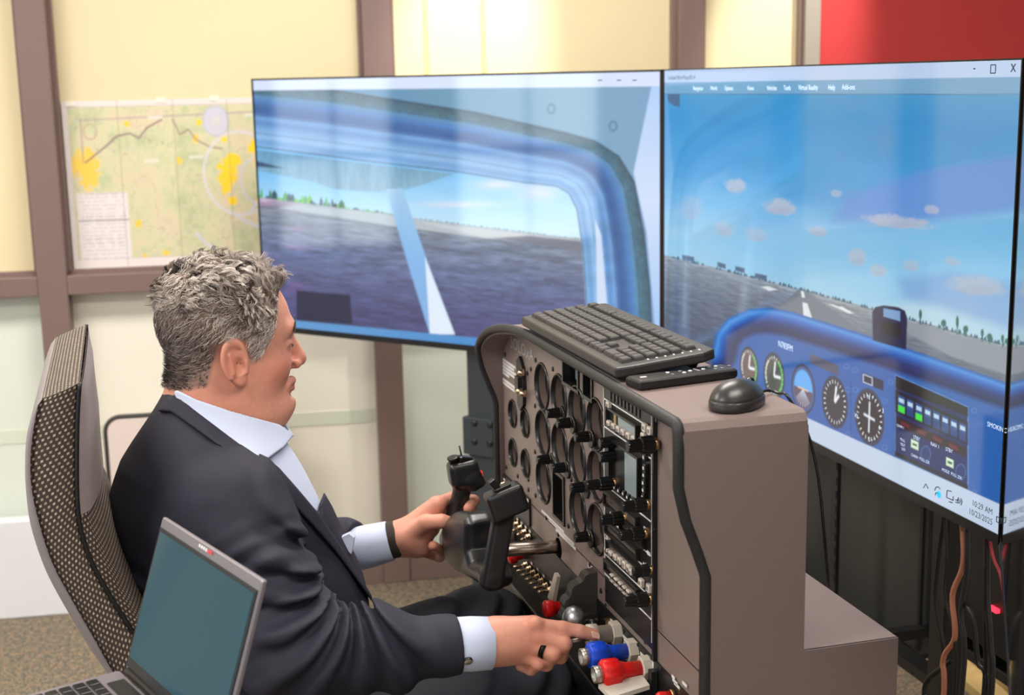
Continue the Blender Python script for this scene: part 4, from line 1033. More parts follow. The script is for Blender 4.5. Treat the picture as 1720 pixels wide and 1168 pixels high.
# ---- black lower panel, rail, quadrant
MB().box((XP-.002, YN+.02, Z_RAIL), (XP+.02, YF-.013, Z_BLACK)).build('switch_panel', M_pblack, con, .001)
MB().box((XP-.03, YN+.02, Z_RAIL-.03), (XP+.05, YF-.0, Z_RAIL)).build('bottom_rail', M_pblack, con, .003)
MB().box((XP+.03, YN+.03, .62), (XP+.04, YF-.013, Z_RAIL-.03)).build('kick_plate', M_dk, con)
for yy in (2.30, 2.16, 2.10): MB().obox((XP+.02, yy, .65), (V3(0, 1, 0), Z, V3(1, 0, 0)), (.012, .062, .008)).build('strut', M_satin, con)
MB().box((XP-.004, 2.160, .853), (XP, 2.325, .9015)).build('switch_strip', M_pblack, con, .0006)
MB().box((XP-.003, 2.03, .862), (XP-.0005, 2.16, .889)).build('joint_cover', M_face, con) if False else None
def toggle(a, b, x, L=.014, m=M_nickel, d=(-1, 0, -.35)):
    p = atX(a, b, x); o_ = MB().lathe(p, (-1, 0, 0), [(0, .0065), (.003, .0065), (.003, .0052), (.0075, .0052), (.009, .003)], 12).build('toggle_switch', m, con)
    MB().lathe(p+V3(-.006, 0, 0), d, [(0, .0017), (L*.8, .0026), (L, .0022), (L+.0012, 0)], 10).build('bat', m, o_); 
    return o_
for a, b in ((849, 814), (855.5, 819.5), (862, 825), (868, 831), (875, 837), (880.5, 843.5), (887, 850)): toggle(a, b, XP-.004, .011)
for a, b in ((864.5, 874), (871, 881), (877, 887), (884, 894), (891, 902)): toggle(a, b, XP-.003, .011)
for a, b in ((886, 949), (892, 956), (899, 963), (906, 970), (912.5, 977), (920, 984.5), (927.5, 991)): toggle(a, b, XP-.003, .018, d=(-1, .1, -.12))
for (a, b) in ((847, 806), (853, 812), (859, 817), (866, 822), (872, 828), (879, 834), (886, 841), (869, 873), (876, 879), (883, 886), (890, 893), (893, 947), (903, 957), (913, 968), (925, 979), (936, 988), (952, 1003), (960, 1010)):
    p = atX(a, b, XP-.0045); MB().box((XP-.0048, p[1]-.005, p[2]-.0018), (XP-.0041, p[1]+.005, p[2]+.0018)).build('print_mark', M_line, con)
p = atX(862, 903, XP-.004); MB().lathe(p, (-1, 0, .1), [(0, .009), (.012, .012), (.022, .012), (.026, .009), (.027, 0)], 18).build('rocker_knob', mat('knob_white', rgb(214, 208, 198), .4), con)
p = atX(878, 934, XP-.004); MB().lathe(p, (-1, 0, -.1), [(0, .006), (.01, .006), (.012, .010), (.022, .011), (.026, .007), (.026, 0)], 16).build('red_knob', M_redk, con)
# flap lever, red pull knob
a_ = atX(940, 983, XP-.012)
MB().prism([a_+V3(0, .008, .018), a_+V3(0, -.006, .016), a_+V3(-.010, -.012, -.022), a_+V3(-.012, .008, -.022)], V3(-.006, 0, 0)).build('flap_lever', M_white, con)
p = atX(960, 1018, XP-.002)
o_ = MB().lathe(p, (-1, 0, 0), [(.012, .008), (.014, .0095), (.028, .0095), (.030, .0125), (.042, .0135), (.045, .011), (.045, 0)], 20).build('primer_knob', M_redk, con)
MB().lathe(p, (-1, 0, 0), [(0, .007), (.009, .0085), (.012, .0085)], 6, smooth=False).build('collar', M_brass, o_)
# trim wheel with a toothed rim (vertical disc standing out of the slot)
c = atX(1003, 1004, XP); c = V3(XP+.03, float(atX(1000, 1000, XP-.0)[1]), .826)
Rw = .085; th = []
for k_ in range(72):
    a_ = 2*math.pi*k_/72; rr = Rw*(1 if (k_ % 4) in (0, 1) else .955); th.append((c[0]+rr*math.cos(a_), c[1]+.011, c[2]+rr*math.sin(a_)*.86))
MB().prism(th, V3(0, -.022, 0)).build('trim_wheel', mat('wheel_dark', rgb(58, 55, 54), .4), con)
p = atX(958, 1042, XP-.05); 
o_ = MB().lathe(p+V3(-.012, 0, 0), (1, 0, .0), [(0, 0), (.001, .006), (.004, .012), (.010, .0185), (.020, .0205), (.028, .017), (.032, .009), (.052, .006)], 24).build('silver_knob', mat('polished_silver', rgb(176, 178, 182), .36, metal=1), con)
p = atX(1024, 1046, XP-.002); o_ = MB().lathe(p, (-1, 0, 0), [(.008, .005), (.02, .005), (.021, .008), (.03, .0085), (.03, 0)], 14).build('black_plunger', M_knob, con); MB().lathe(p, (-1, 0, 0), [(0, .007), (.008, .007)], 6, smooth=False).build('collar', M_brass, o_)
# throttle, propeller and mixture controls
def vernier(a, b, kind):
    p = atX(a, b, XP-.002); z_ = {'grey': M_beige, 'blue': M_blue, 'red': M_redk}[kind]
    if kind == 'grey':
        o_ = MB().lathe(p, (-1, 0, 0), [(.014, .0125), (.032, .0125), (.033, .016), (.046, .0165), (.048, .0145), (.048, 0)], 24).build('throttle_knob', M_beige, con)
    else:
        o_ = MB().lathe(p, (-1, 0, 0), [(.013, .0105), (.034, .0108), (.042, .014), (.045, .0185), (.064, .0185), (.067, .016), (.067, 0)], 36, rib=(9, .10, 3, 4)).build(('propeller_knob' if kind == 'blue' else 'mixture_knob'), z_, con)
        MB().lathe(p, (-1, 0, 0), [(.066, .0115), (.078, .0115), (.0785, .0095), (.074, .009), (.074, 0)], 20).build('push_button', mat('button_aluminium', rgb(186, 180, 174), .3, metal=.8), o_)
    MB().lathe(p, (-1, 0, 0), [(0, .0165), (.012, .0165), (.013, .0155)], 6, smooth=False).build('hex_nut', M_beige, o_)
vernier(1040, 1062, 'grey'); vernier(1067, 1092, 'blue'); vernier(1091, 1121, 'red')
tip_target = atX(1040, 1062, XP-.002)+V3(-.048, 0, 0)
MB().tube([atY(948, 1079, 1.712), atY(1004, 1072, 1.715)], .0028, 10).build('lever_rod', M_steel, con)
p = atX(1101, 1150, XP-.004); 
o_ = MB().box((XP-.012, p[1]-.006, p[2]-.02), (XP-.004, p[1]+.006, p[2]+.02)).build('lever_bracket', M_satin, con); q = p+V3(-.02, .004, 0)
MB().prism([q+V3(.008, .012, .008), q+V3(.008, -.014, .005), q+V3(-.045, -.014, -.004), q+V3(-.052, .016, .002)], V3(0, 0, -.006)).build('gear_lever', M_beige, con)
for a, b, L in ((1050, 1072, .016), (1051, 1077, .014), (1020, 1085, .012), (1078, 1100, .010), (1079, 1106, .012), (1131, 1138, .01), (1134, 1146, .016), (1137, 1152, .018), (1150, 1150, .014), (1013, 1046, .012), (1028, 1044, .012), (1028, 1056, .01)):
    p = atX(a, b, XP-.0025); MB().box((XP-.003, p[1]-L/2, p[2]-.0018), (XP-.0021, p[1]+L/2, p[2]+.0018)).build('print_mark', M_line, con)
p = atX(1097, 1120, XP-.0025); MB().box((XP-.003, p[1]-.002, p[2]-.026), (XP-.0021, p[1]+.002, p[2]+.016)).build('print_mark', M_line, con)
for a, b in ((1048, 1061), (1071, 1084), (1094, 1106), (1030, 1058), (1049, 1113), (1072, 1140), (1110, 1124), (1084, 1079), (1098, 1064)): MB().lathe(atX(a, b, XP-.002), (-1, 0, 0), [(0, .003), (.0015, .0026)], 8).build('panel_screw', M_satin, con)
p = atX(1133, 1168, XP-.002); o_ = MB().lathe(p, (-1, 0, 0), [(.006, .006), (.02, .007), (.024, .005), (.024, 0)], 14).build('red_plunger', M_redk, con); MB().lathe(p, (-1, 0, 0), [(0, .008), (.006, .008)], 12).build('collar', M_brass, o_)

# ---- yoke
M_yoke = mat('yoke_black', rgb(34, 35, 37), .34, spec=.5, bump=(1200, .06))
hubp = [(2.195, .842), (2.165, .868), (2.12, .893), (2.07, .917), (2.03, .933), (2.005, .937), (1.985, .928), (1.990, .908), (1.992, .885), (1.975, .873), (1.952, .876), (1.915, .886), (1.89, .872), (1.893, .856), (1.93, .848), (1.97, .840), (2.05, .824), (2.13, .812), (2.18, .818)]
def sd_yoke(p):
    d2 = poly_sd(p[:, 1], p[:, 2], hubp)+.016
    dx = np.abs(p[:, 0]-.500)-(.026-.016)
    hub = np.minimum(np.maximum(d2, dx), 0)+np.sqrt(np.maximum(d2, 0)**2+np.maximum(dx, 0)**2)-.016
    hub = smin(hub, s_ell(p, (.490, 2.085, .868), (.026, .085, .046), rotm(0, 0, -.42)), .014)
    hub = smax(hub, -s_ell(p, (.512, 1.955, .915), (.05, .036, .034)), .008)
    n = s_chain(p, [(.489, 1.900, .864), (.492, 1.898, .875)], [.0135, .0135], .01)
    nb = s_box(p, (.499, 1.895, .914), (.0155, .0120, .058), .006, rotm(0, .20, 0))
    hd = s_box(p, (.5135, 1.892, .9885), (.0285, .0165, .0215), .006, rotm(0, -.30, 0))
    fcp = s_chain(p, [(.493, 2.172, .846), (.500, 2.165, .885), (.511, 2.157, .935)], [.0165, .0145, .0155], .01)
    fh = s_box(p, (.512, 2.153, .962), (.025, .019, .021), .009, rotm(0, -.12, 0))
    fr = s_box(p, (.530, 2.150, .948), (.014, .016, .014), .006, rotm(0, -.5, 0))
    d = smin(hub, smin(n, nb, .006), .010); d = smin(d, hd, .008); d = smin(d, fcp, .012); d = smin(d, smin(fh, fr, .008), .01)
    return d
yk = sdf_obj('yoke', sd_yoke, (.43, 1.84, .78), (.57, 2.23, 1.03), .0024, M_yoke, con)
MB().tube([(.50, 2.012, .872), (.70, 2.009, .8635)], .0105, 20).build('shaft', M_steel, yk)
MB().lathe((XP+.03, 2.009, .8645), (-1, 0, 0), [(0, .0168), (.0305, .0168)], 24, cap=False).build('shaft_bushing', M_black, yk)
MB().lathe((.536, 2.146, .957), (1, -.3, .1), [(0, .0075), (.005, .0075), (.007, .005), (.0075, 0)], 14).build('trigger_button', mat('button_red_glow', rgb(240, 40, 30), .35, emit=(1, .05, .02, 1), strength=.5), yk)
MB().lathe((.496, 2.150, .981), (-.2, -.1, 1), [(0, .008), (.006, .008), (.007, .010), (.010, .010), (.0105, .007), (.0095, 0)], 16).build('hat_switch', M_knob, yk)
MB().obox((.515, 2.152, .985), (V3(.96, .1, -.2), V3(-.1, 1, 0), V3(.2, 0, .97)), (.012, .009, .005), .002).build('rocker_switch', M_knob, yk)
MB().tube([(.510, 2.152, .988), (.506, 2.152, 1.008)], .0014, 8).build('thumb_lever', M_knob, yk)
MB().obox((.507, 1.892, 1.011), (V3(.96, .1, .28), V3(-.1, 1, 0), V3(-.28, 0, .96)), (.013, .007, .0025), .001).build('rocker_switch', M_knob, yk)
MB().obox((.496, 1.893, 1.016), (V3(.8, 0, .6), V3(0, 1, 0), V3(-.6, 0, .8)), (.005, .006, .009), .001).build('trim_tab', M_knob, yk)
for k_, (y0, y1) in enumerate(((2.085, 2.045), (2.081, 2.047), (2.077, 2.050))): MB().tube([(.4752+.0003*k_, y0-.014, .861-.006*k_), (.4752+.0003*k_, y1-.014, .865-.006*k_)], .0014, 5).build('emblem_bar', M_black, yk)
for k_ in range(3): MB().tube([(.4752, 2.088-.007*k_, .874), (.4752, 2.083-.007*k_, .862)], .0014, 5).build('emblem_bar', M_black, yk)

# ================================================================== ON TOP OF THE CONSOLE
ZT = 1.217
# keyboard: far-left corner, near-right corner read on the console top
M_kb = mat('keyboard_black', rgb(44, 41, 41), .42, bump=(600, .1)); M_key = mat('keycap_black', rgb(54, 52, 53), .42)
kb = thing('keyboard', 'black full-size wireless keyboard lying on top of the console', 'keyboard', (.69, 1.8, ZT))
ka = atZ(1035, 634, ZT+.008); kbv = atZ(876, 543, ZT+.010)          # front edge, near and far end
kd = unit((kbv-ka)*V3(1, 1, 0)); KL = float(np.linalg.norm((kbv-ka)[:2]))
kc = atZ(1190, 610, ZT+.010); kn = V3(kd[1], -kd[0], 0)
if kn@(kc-ka) < 0: kn = -kn
KW = float((kc-ka)@kn); k0 = np.array([ka[0], ka[1], ZT])
tilt = .10; ku = unit(kn+Z*tilt); kz = unit(np.cross(kd, ku)); kz = kz if kz[2] > 0 else -kz
def kp_(a, b, h): return k0+Z*.006+kd*a+ku*b+kz*h                      # a along from the near end, b across from the front edge
prof = [(0, 0), (KL, 0), (KL+.004, .02), (KL+.004, KW-.02), (KL-.006, KW), (.006, KW), (-.004, KW-.02), (-.004, .02)]
MB().prism([kp_(a, b, 0) for a, b in prof], kz*.014).build('keyboard_case', M_kb, kb, .003)
MB().prism([kp_(.03, KW-.02, -.016), kp_(.06, KW-.02, -.016), kp_(.06, KW-.01, -.002), kp_(.03, KW-.01, -.002)], kd*.0+kz*.004).build('foot', M_black, kb)
MB().prism([kp_(KL-.06, KW-.02, -.016), kp_(KL-.03, KW-.02, -.016), kp_(KL-.03, KW-.01, -.002), kp_(KL-.06, KW-.01, -.002)], kz*.004).build('foot', M_black, kb)
U_ = (KL-.02)/22.6; rows = []
R = (KW-.036)/6.0
def keyrow(r, items, start=0):
    a = start
    for w in items:
        if w > 0: rows.append((r, a, w))
        a += abs(w)
keyrow(5, [1, -.6, 1, 1, 1, 1, -.4, 1, 1, 1, 1, -.4, 1, 1, 1, 1, -.3, 1, 1, 1, -.3, 1, 1, 1, 1])
keyrow(4, [1]*13+[1.7, -.3, 1, 1, 1, -.3, 1, 1, 1, 1]); keyrow(3, [1.5]+[1]*12+[1.2, -.3, 1, 1, 1, -.3, 1, 1, 1, 1]); keyrow(2, [1.7]+[1]*11+[2, -3.6, 1, 1, 1, 1])
keyrow(1, [2.2]+[1]*10+[2.5, -1.3, 1, -1.3, 1, 1, 1, 1]); keyrow(0, [1.3, 1.2, 1.2, 6, 1.2, 1.2, 1.3, 1.3, -.3, 1, 1, 1, -.3, 2, 1, 1])
keymesh = {}
for r, a, w in rows:
    key = round(w, 2)
    if key not in keymesh:
        m_ = MB(); hx = w*U_/2-.0008; hy = R/2-.0008; vs = []
        for z_, s in ((0, 0), (.0045, .0012), (.0062, .0022), (.0062, .0022)):
            vs += [(-hx+s, -hy+s, z_), (hx-s, -hy+s, z_), (hx-s, hy-s*1.2, z_), (-hx+s, hy-s*1.2, z_)]
        fs = []
        for L in range(2):
            for i in range(4): fs.append((L*4+i, L*4+(i+1) % 4, L*4+4+(i+1) % 4, L*4+4+i))
        fs.append((8, 9, 10, 11)); m_.add(vs[:12], fs)
        me = bpy.data.meshes.new('keycap'); me.from_pydata(m_.v, [], m_.f); me.materials.append(M_key); keymesh[key] = me
    ac = KL-.010-(a+w/2)*U_; bc = .014+(r+.5)*R+(.004 if r == 5 else 0)
    o = bpy.data.objects.new('keycap', keymesh[key]); COL.objects.link(o); c = kp_(ac, bc, .0135); xa = -kd
    Mw = Matrix(((xa[0], ku[0], kz[0], c[0]), (xa[1], ku[1], kz[1], c[1]), (xa[2], ku[2], kz[2], c[2]), (0, 0, 0, 1)))
    o.parent = kb; o.matrix_parent_inverse = parent_inv(kb); o.matrix_basis = Mw
for i in range(7):
    c = kp_(.012+.0*i, .05+i*.012, .0145); MB().obox(c, (kd, ku, kz), (.002, .001, .0004)).build('status_mark', M_line, kb)

# remote control
a = atZ(1075, 650, ZT+.006); b = atZ(1240, 628, ZT+.006); d = unit((b-a)*V3(1, 1, 0)); n = V3(-d[1], d[0], 0); L = float(np.linalg.norm((b-a)[:2]))
rc = thing('remote_control', 'slim black remote control lying between the keyboard and the mouse', 'remote control', ((a+b)/2*V3(1, 1, 0)+Z*ZT))
c = (a+b)/2; c[2] = ZT+.0065
MB().obox(c+n*.018, (d, n, Z), (L/2, .019, .0065), .0025).build('case', M_black, rc, .001)
for i, (u, w) in enumerate(((.0, .0), (.010, .004), (.010, -.004), (.020, 0), (.010, 0), (-.012, .004), (-.012, -.004), (.034, .006), (.034, -.006), (.044, .006), (.044, -.006), (.06, 0), (-.03, .005), (-.03, -.005))):
    MB().lathe(c+n*.018+d*(u+.012)+n*w*1.2+Z*.0065, (0, 0, 1), [(0, .0026), (.001, .0024), (.001, 0)], 10).build('button', M_line if i % 3 == 0 else mat('button_grey', rgb(120, 120, 122), .4), rc)
MB().obox(c+n*.018-d*(L/2-.016)+Z*.0067, (d, n, Z), (.004, .002, .0003)).build('print_mark', M_line, rc)

# mouse with cord
mc = atZ(1240, 666, ZT+.012)
ms = thing('computer_mouse', 'black computer mouse on the near corner of the console top', 'mouse', (mc[0], mc[1], ZT))
md = unit(V3(.80, .60, 0)); mn = V3(-md[1], md[0], 0); Rm = np.stack([md, mn, Z], 1)
def sd_mouse(p):
    q = (p-np.array([mc[0], mc[1], ZT]))@Rm
    d = s_ell(q, (0, 0, .004), (.045, .027, .028)); d = smin(d, s_ell(q, (-.012, 0, .006), (.031, .025, .0255)), .01)
    d = smax(d, .0005-q[:, 2], .003); lower = np.abs(q[:, 2]-.0125)-.0007
    return np.maximum(d, -np.maximum(lower, -(d+.0012)))
sdf_obj('mouse_shell', sd_mouse, (mc[0]-.07, mc[1]-.07, ZT-.004), (mc[0]+.07, mc[1]+.07, ZT+.045), .0014, mat('mouse_black', rgb(44, 42, 42), .34, spec=.5), ms)
w = np.array([mc[0], mc[1], ZT])+md*.028+Z*.0222
MB().lathe(w-mn*.004, mn, [(0, .006), (.001, .0075), (.007, .0075), (.008, .006)], 16).build('wheel', M_knob, ms)
c0 = np.array([mc[0], mc[1], ZT])+md*.043+Z*.007
pts = [c0, c0+md*.02+Z*.004, atY(1312, 660, 1.47)+Z*.0, atX(1345, 690, .755), atX(1362, 752, .757), atX(1376, 820, .76), atX(1385, 905, .765), atX(1392, 960, .77)]
pts[2][2] = ZT+.006
pts = [c0, atZ(1292, 656, ZT+.005), atZ(1308, 661, ZT+.003), V3(.749, float(atX(1322, 671, .749)[1]), ZT+.004), atX(1350, 712, .765), atX(1366, 760, .775), atX(1377, 820, .78), atX(1385, 905, .785), atX(1392, 985, .80)]
MB().tube(bez(pts, 8), .0019, 8).build('cord', M_knob, ms)

# ================================================================== THE SEATED MAN
SKIN = attr_mat('skin', rough=.5, spec=.4, bump=(700, .10), sss=.12)
M_jacket = mat('jacket_navy', rgb(38, 38, 52), .68, spec=.35, bump=(1400, .25, 2), vary=(900, .08))
M_trouser = mat('trouser_navy', rgb(33, 34, 44), .72, spec=.3, bump=(1400, .2, 2))
M_shirt = mat('shirt_pale_blue', rgb(196, 206, 232), .7, sheen=.1, bump=(1800, .12, 2))
HO = V3(.137, 2.045, 1.222); HS = .925; HR = rotm(.20, .05, 0)
def head_local(p): return ((p-HO)@HR)/HS
def head_world(q): return HO+(np.asarray(q, float)*HS)@HR.T
def mirror(q): return np.stack([q[:, 0], np.abs(q[:, 1]), q[:, 2]], 1)
def sd_head(p):
    q = head_local(p); m = mirror(q)
    d = s_ell(q, (-.014, 0, .047), (.100, .077, .089))
    d = smin(d, s_ell(q, (.032, 0, .024), (.068, .066, .082)), .02)          # forehead and mid face
    d = smin(d, s_ell(q, (.034, 0, -.045), (.062, .058, .066)), .03)         # lower face
    d = smin(d, s_ell(m, (.014, .036, -.062), (.046, .034, .044)), .025)     # jowls
    d = smin(d, s_ell(m, (.060, .034, -.030), (.024, .024, .024)), .02)      # cheeks
    d = smin(d, s_ell(q, (.088, 0, -.097), (.020, .025, .019)), .016)        # chin
    d = smin(d, s_ell(q, (.030, 0, -.106), (.056, .050, .030)), .03)         # under chin
    d = smin(d, s_cap(m, (.094, .010, .030), (.082, .042, .029), .010, .009), .016)   # brow ridge
    d = smax(d, -s_ell(m, (.112, .034, .006), (.019, .020, .013)), .010)     # eye sockets
    d = smin(d, s_ell(m, (.0800, .033, .005), (.0135, .0155, .0120)), .004)  # lids
    d = smax(d, -s_cap(m, (.0975, .020, .0030), (.086, .047, .0005), .0017), .002)    # lid slit
    nose = s_cap(q, (.096, 0, .016), (.114, 0, -.022), .0085, .0115)
    nose = smin(nose, s_ell(q, (.1145, 0, -.029), (.0125, .0120, .0110)), .008)
    nose = smin(nose, s_ell(m, (.103, .0135, -.034), (.0125, .0075, .0085)), .006)
    d = smin(d, nose, .009)
    d = smax(d, -s_ell(m, (.111, .006, -.043), (.006, .0035, .004)), .002)
    d = smax(d, -s_cap(m, (.108, 0, -.052), (.100, .02, -.052), .006), .008)               # below the nose
    d = smin(d, s_cap(m, (.1035, 0, -.0630), (.090, .022, -.067), .0074, .004), .006)      # upper lip
    d = smin(d, s_cap(m, (.1010, 0, -.0765), (.089, .020, -.0725), .0080, .004), .006)     # lower lip
    d = smax(d, -s_cap(m, (.113, 0, -.0697), (.092, .027, -.0705), .0022, .0014), .002)
    d = smax(d, -s_cap(m, (.107, 0, -.0865), (.096, .02, -.085), .0045), .008)             # dip above the chin
    d = smax(d, -s_cap(m, (.100, .018, -.036), (.083, .034, -.068), .0028, .0022), .008)   # cheek fold
    # ears
    e = m-np.array([-.014, .074, -.014]); a = -.20
    ex = e[:, 0]*math.cos(a)-e[:, 2]*math.sin(a); ez = e[:, 0]*math.sin(a)+e[:, 2]*math.cos(a); ey = e[:, 1]-.28*(-ex)-.006
    rr = np.sqrt((ex/.0215)**2+((ez-.003)/.034)**2)
    lobe = np.stack([ex, ey, ez], 1)
    disc = np.maximum((rr-1)*.022, np.abs(ey)-.0035)
    rim = np.sqrt(((rr-.90)*.022)**2+(ey-.0025)**2)-.0046
    rim = np.where(ez < -.022, rim+.004, rim)
    ear = smin(disc, rim, .004)
    ear = smin(ear, s_ell(lobe, (.004, .001, -.029), (.010, .0048, .011)), .006)
    ear = smin(ear, s_cap(lobe, (-.007, .004, .016), (-.006, .005, -.014), .0034, .0036), .004)   # antihelix
    ear = smin(ear, s_ell(lobe, (.016, .003, -.006), (.0045, .0045, .007)), .004)                 # tragus
    ear = smax(ear, -s_ell(lobe, (.006, .006, -.005), (.0085, .0075, .0125)), .003)               # concha
    ear = smax(ear, -s_cap(lobe, (-.001, .008, .020), (.010, .008, .017), .0042), .003)
    d = smin(d, ear, .005)
    return d*HS
def sd_neck(p):
    d = s_cap(p, (.112, 2.045, 1.175), (.088, 2.04, 1.06), .0655, .080)
    return smin(d, s_ell(p, (.155, 2.045, 1.118), (.062, .062, .045)), .03)
def sd_headneck(p): return np.maximum(smin(sd_head(p), sd_neck(p), .022), 1.03-p[:, 2])

def paths(pts): return [atY(*q) for q in pts]
# ---- right hand: points read at their own depth
RW = atY(812, 1080, 1.742); RW2 = atY(760, 1082, 1.745)
ix = [atY(898, 1052, 1.722), atY(945, 1056, 1.712), atY(974, 1061, 1.705), tip_target+V3(-.006, .004, .004)]
ix[3] = atY(999, 1067, 1.700)
R_F = {'index': (ix, [.0118, .0098, .0090, .0078]),
       'middle': ([atY(905, 1068, 1.716), atY(948, 1082, 1.698), atY(942, 1104, 1.722), atY(918, 1108, 1.742)], [.0118, .0102, .0092, .0085]),
       'ring': ([atY(897, 1085, 1.718), atY(930, 1099, 1.700), atY(918, 1117, 1.724), atY(896, 1114, 1.742)], [.0112, .0100, .0090, .0083]),
       'pinky': ([atY(882, 1100, 1.724), atY(905, 1115, 1.712), atY(892, 1125, 1.732), atY(874, 1119, 1.744)], [.0100, .0088, .0082, .0075]),
       'thumb': ([atY(850, 1062, 1.752), atY(890, 1062, 1.770), atY(925, 1075, 1.765), atY(945, 1082, 1.748)], [.0145, .0125, .0110, .0095])}
def sd_rhand(p):
    d = s_chain(p, [RW2, RW, atY(838, 1078, 1.742)], [.034, .029, .030], .01)
    d = smin(d, s_chain(p, [atY(835, 1068, 1.74), atY(895, 1054, 1.728)], [.026, .0165], .01), .012)
    d = smin(d, s_chain(p, [atY(835, 1078, 1.738), atY(900, 1070, 1.722)], [.024, .0155], .01), .012)
    d = smin(d, s_chain(p, [atY(835, 1085, 1.738), atY(895, 1086, 1.724)], [.023, .0150], .01), .012)
    d = smin(d, s_chain(p, [atY(835, 1090, 1.742), atY(882, 1099, 1.730)], [.022, .0145], .01), .012)
    d = smin(d, s_ell(p, atY(870, 1080, 1.745), (.034, .016, .024)), .012)
    for k in ('thumb', 'index', 'middle', 'ring', 'pinky'):
        pts, rs = R_F[k]; d = smin(d, s_chain(p, pts, rs, .004), .005 if k != 'thumb' else .01)
    for k, (a, b) in {'index': (903, 1042), 'middle': (909, 1062)}.items(): d = smin(d, s_ell(p, atY(a-3, b+6, 1.714), (.009, .008, .009)), .008)
    return d
# ---- left hand around the far grip
LW = atY(662, 906, 2.185); LW2 = atY(610, 918, 2.20)
def grip(h, ang, r=.027):
    c = V3(.500, 2.165, .885)+V3(.011, -.009, .05)*((h-.885)/.05); a = math.radians(ang); return c+V3(math.cos(a)*r, math.sin(a)*r, 0)
L_F = {'thumb': ([atY(690, 898, 2.160), atY(716, 878, 2.138), atY(742, 876, 2.128), atY(760, 879, 2.125)], [.0155, .0130, .0115, .0100])}
for nm, h, r in (('index', .908, .0105), ('middle', .890, .0108), ('ring', .872, .0102), ('pinky', .855, .0090)):
    L_F[nm] = ([grip(h, 170, .036), grip(h, 95, .031), grip(h-.002, 15, .028), grip(h-.004, -65, .027)], [r*1.12, r, r*.95, r*.85])
L_F['pinky'] = ([atY(712, 925, 2.185), atY(738, 935, 2.19), atY(742, 926, 2.150), atY(727, 917, 2.132)], [.0115, .0095, .0088, .0080])
def sd_lhand(p):
    d = s_chain(p, [LW2, LW, atY(686, 902, 2.182)], [.033, .027, .028], .01)
    d = smin(d, s_chain(p, [atY(684, 896, 2.18), grip(.906, 175, .038)], [.025, .0155], .01), .012)
    d = smin(d, s_chain(p, [atY(684, 905, 2.185), grip(.885, 175, .038)], [.025, .0155], .01), .012)
    d = smin(d, s_chain(p, [atY(684, 912, 2.185), grip(.865, 178, .038)], [.023, .0145], .01), .012)
    d = smin(d, s_ell(p, atY(697, 905, 2.158), (.026, .016, .021)), .014)
    d = smin(d, s_ell(p, atY(705, 922, 2.165), (.022, .015, .015)), .012)
    for k in ('thumb', 'index', 'middle', 'ring', 'pinky'):
        pts, rs = L_F[k]; d = smin(d, s_chain(p, pts, rs, .004), .006)
    return d
# ---- arms and trunk
SR, ER, WR = atY(388, 852, 1.875), atY(492, 1098, 1.77), atY(772, 1083, 1.745)
SL, EL, WL = V3(.125, 2.235, 1.02), V3(.215, 2.315, .83), atY(598, 922, 2.205)
def sd_trunk(p):
    d = s_ell(p, (.135, 2.04, .80), (.190, .195, .20))
    d = smin(d, s_ell(p, (.104, 2.04, .955), (.158, .186, .160), rotm(0, .30, 0)), .06)
    d = smin(d, s_cap(p, (.098, 1.905, 1.022), (.102, 2.185, 1.022), .076), .06)
    d = smin(d, s_cap(p, (.098, 2.04, 1.035), (.120, 2.043, 1.150), .116, .080), .05)
    d = smin(d, s_ell(p, (.10, 2.04, .64), (.19, .20, .12)), .06)
    return d
def body_skin(p):
    d = sd_trunk(p)+.03
    for a, b, c in ((SR, ER, WR), (SL, EL, WL)): d = smin(d, s_chain(p, [a, b, c], [.045, .042, .028]), .03)
    return d
parts = []
parts.append(sdf_mesh(sd_headneck, (.01, 1.92, 1.01), (.30, 2.18, 1.40), .0021))
nhead = len(parts[0][0])
parts.append(sdf_mesh(sd_rhand, (.38, 1.65, .76), (.66, 1.83, .93), .0019))
parts.append(sdf_mesh(sd_lhand, (.31, 2.07, .77), (.57, 2.26, .97), .0021))
parts.append(sdf_mesh(body_skin, (-.15, 1.65, .55), (.45, 2.42, 1.2), .012))
Vs = np.concatenate([v for v, f in parts]); off = np.cumsum([0]+[len(v) for v, f in parts]); Fs = np.concatenate([f+off[i] for i, (v, f) in enumerate(parts)])
HAIRP = [(.070, .16), (.076, .100), (.064, .072), (.060, .045), (.050, .018), (.036, -.004), (.024, -.016), (.012, .010), (-.012, .026), (-.034, .012), (-.042, -.020), (-.052, -.052), (-.10, -.064), (-.16, -.064), (-.16, .2), (.070, .2)]
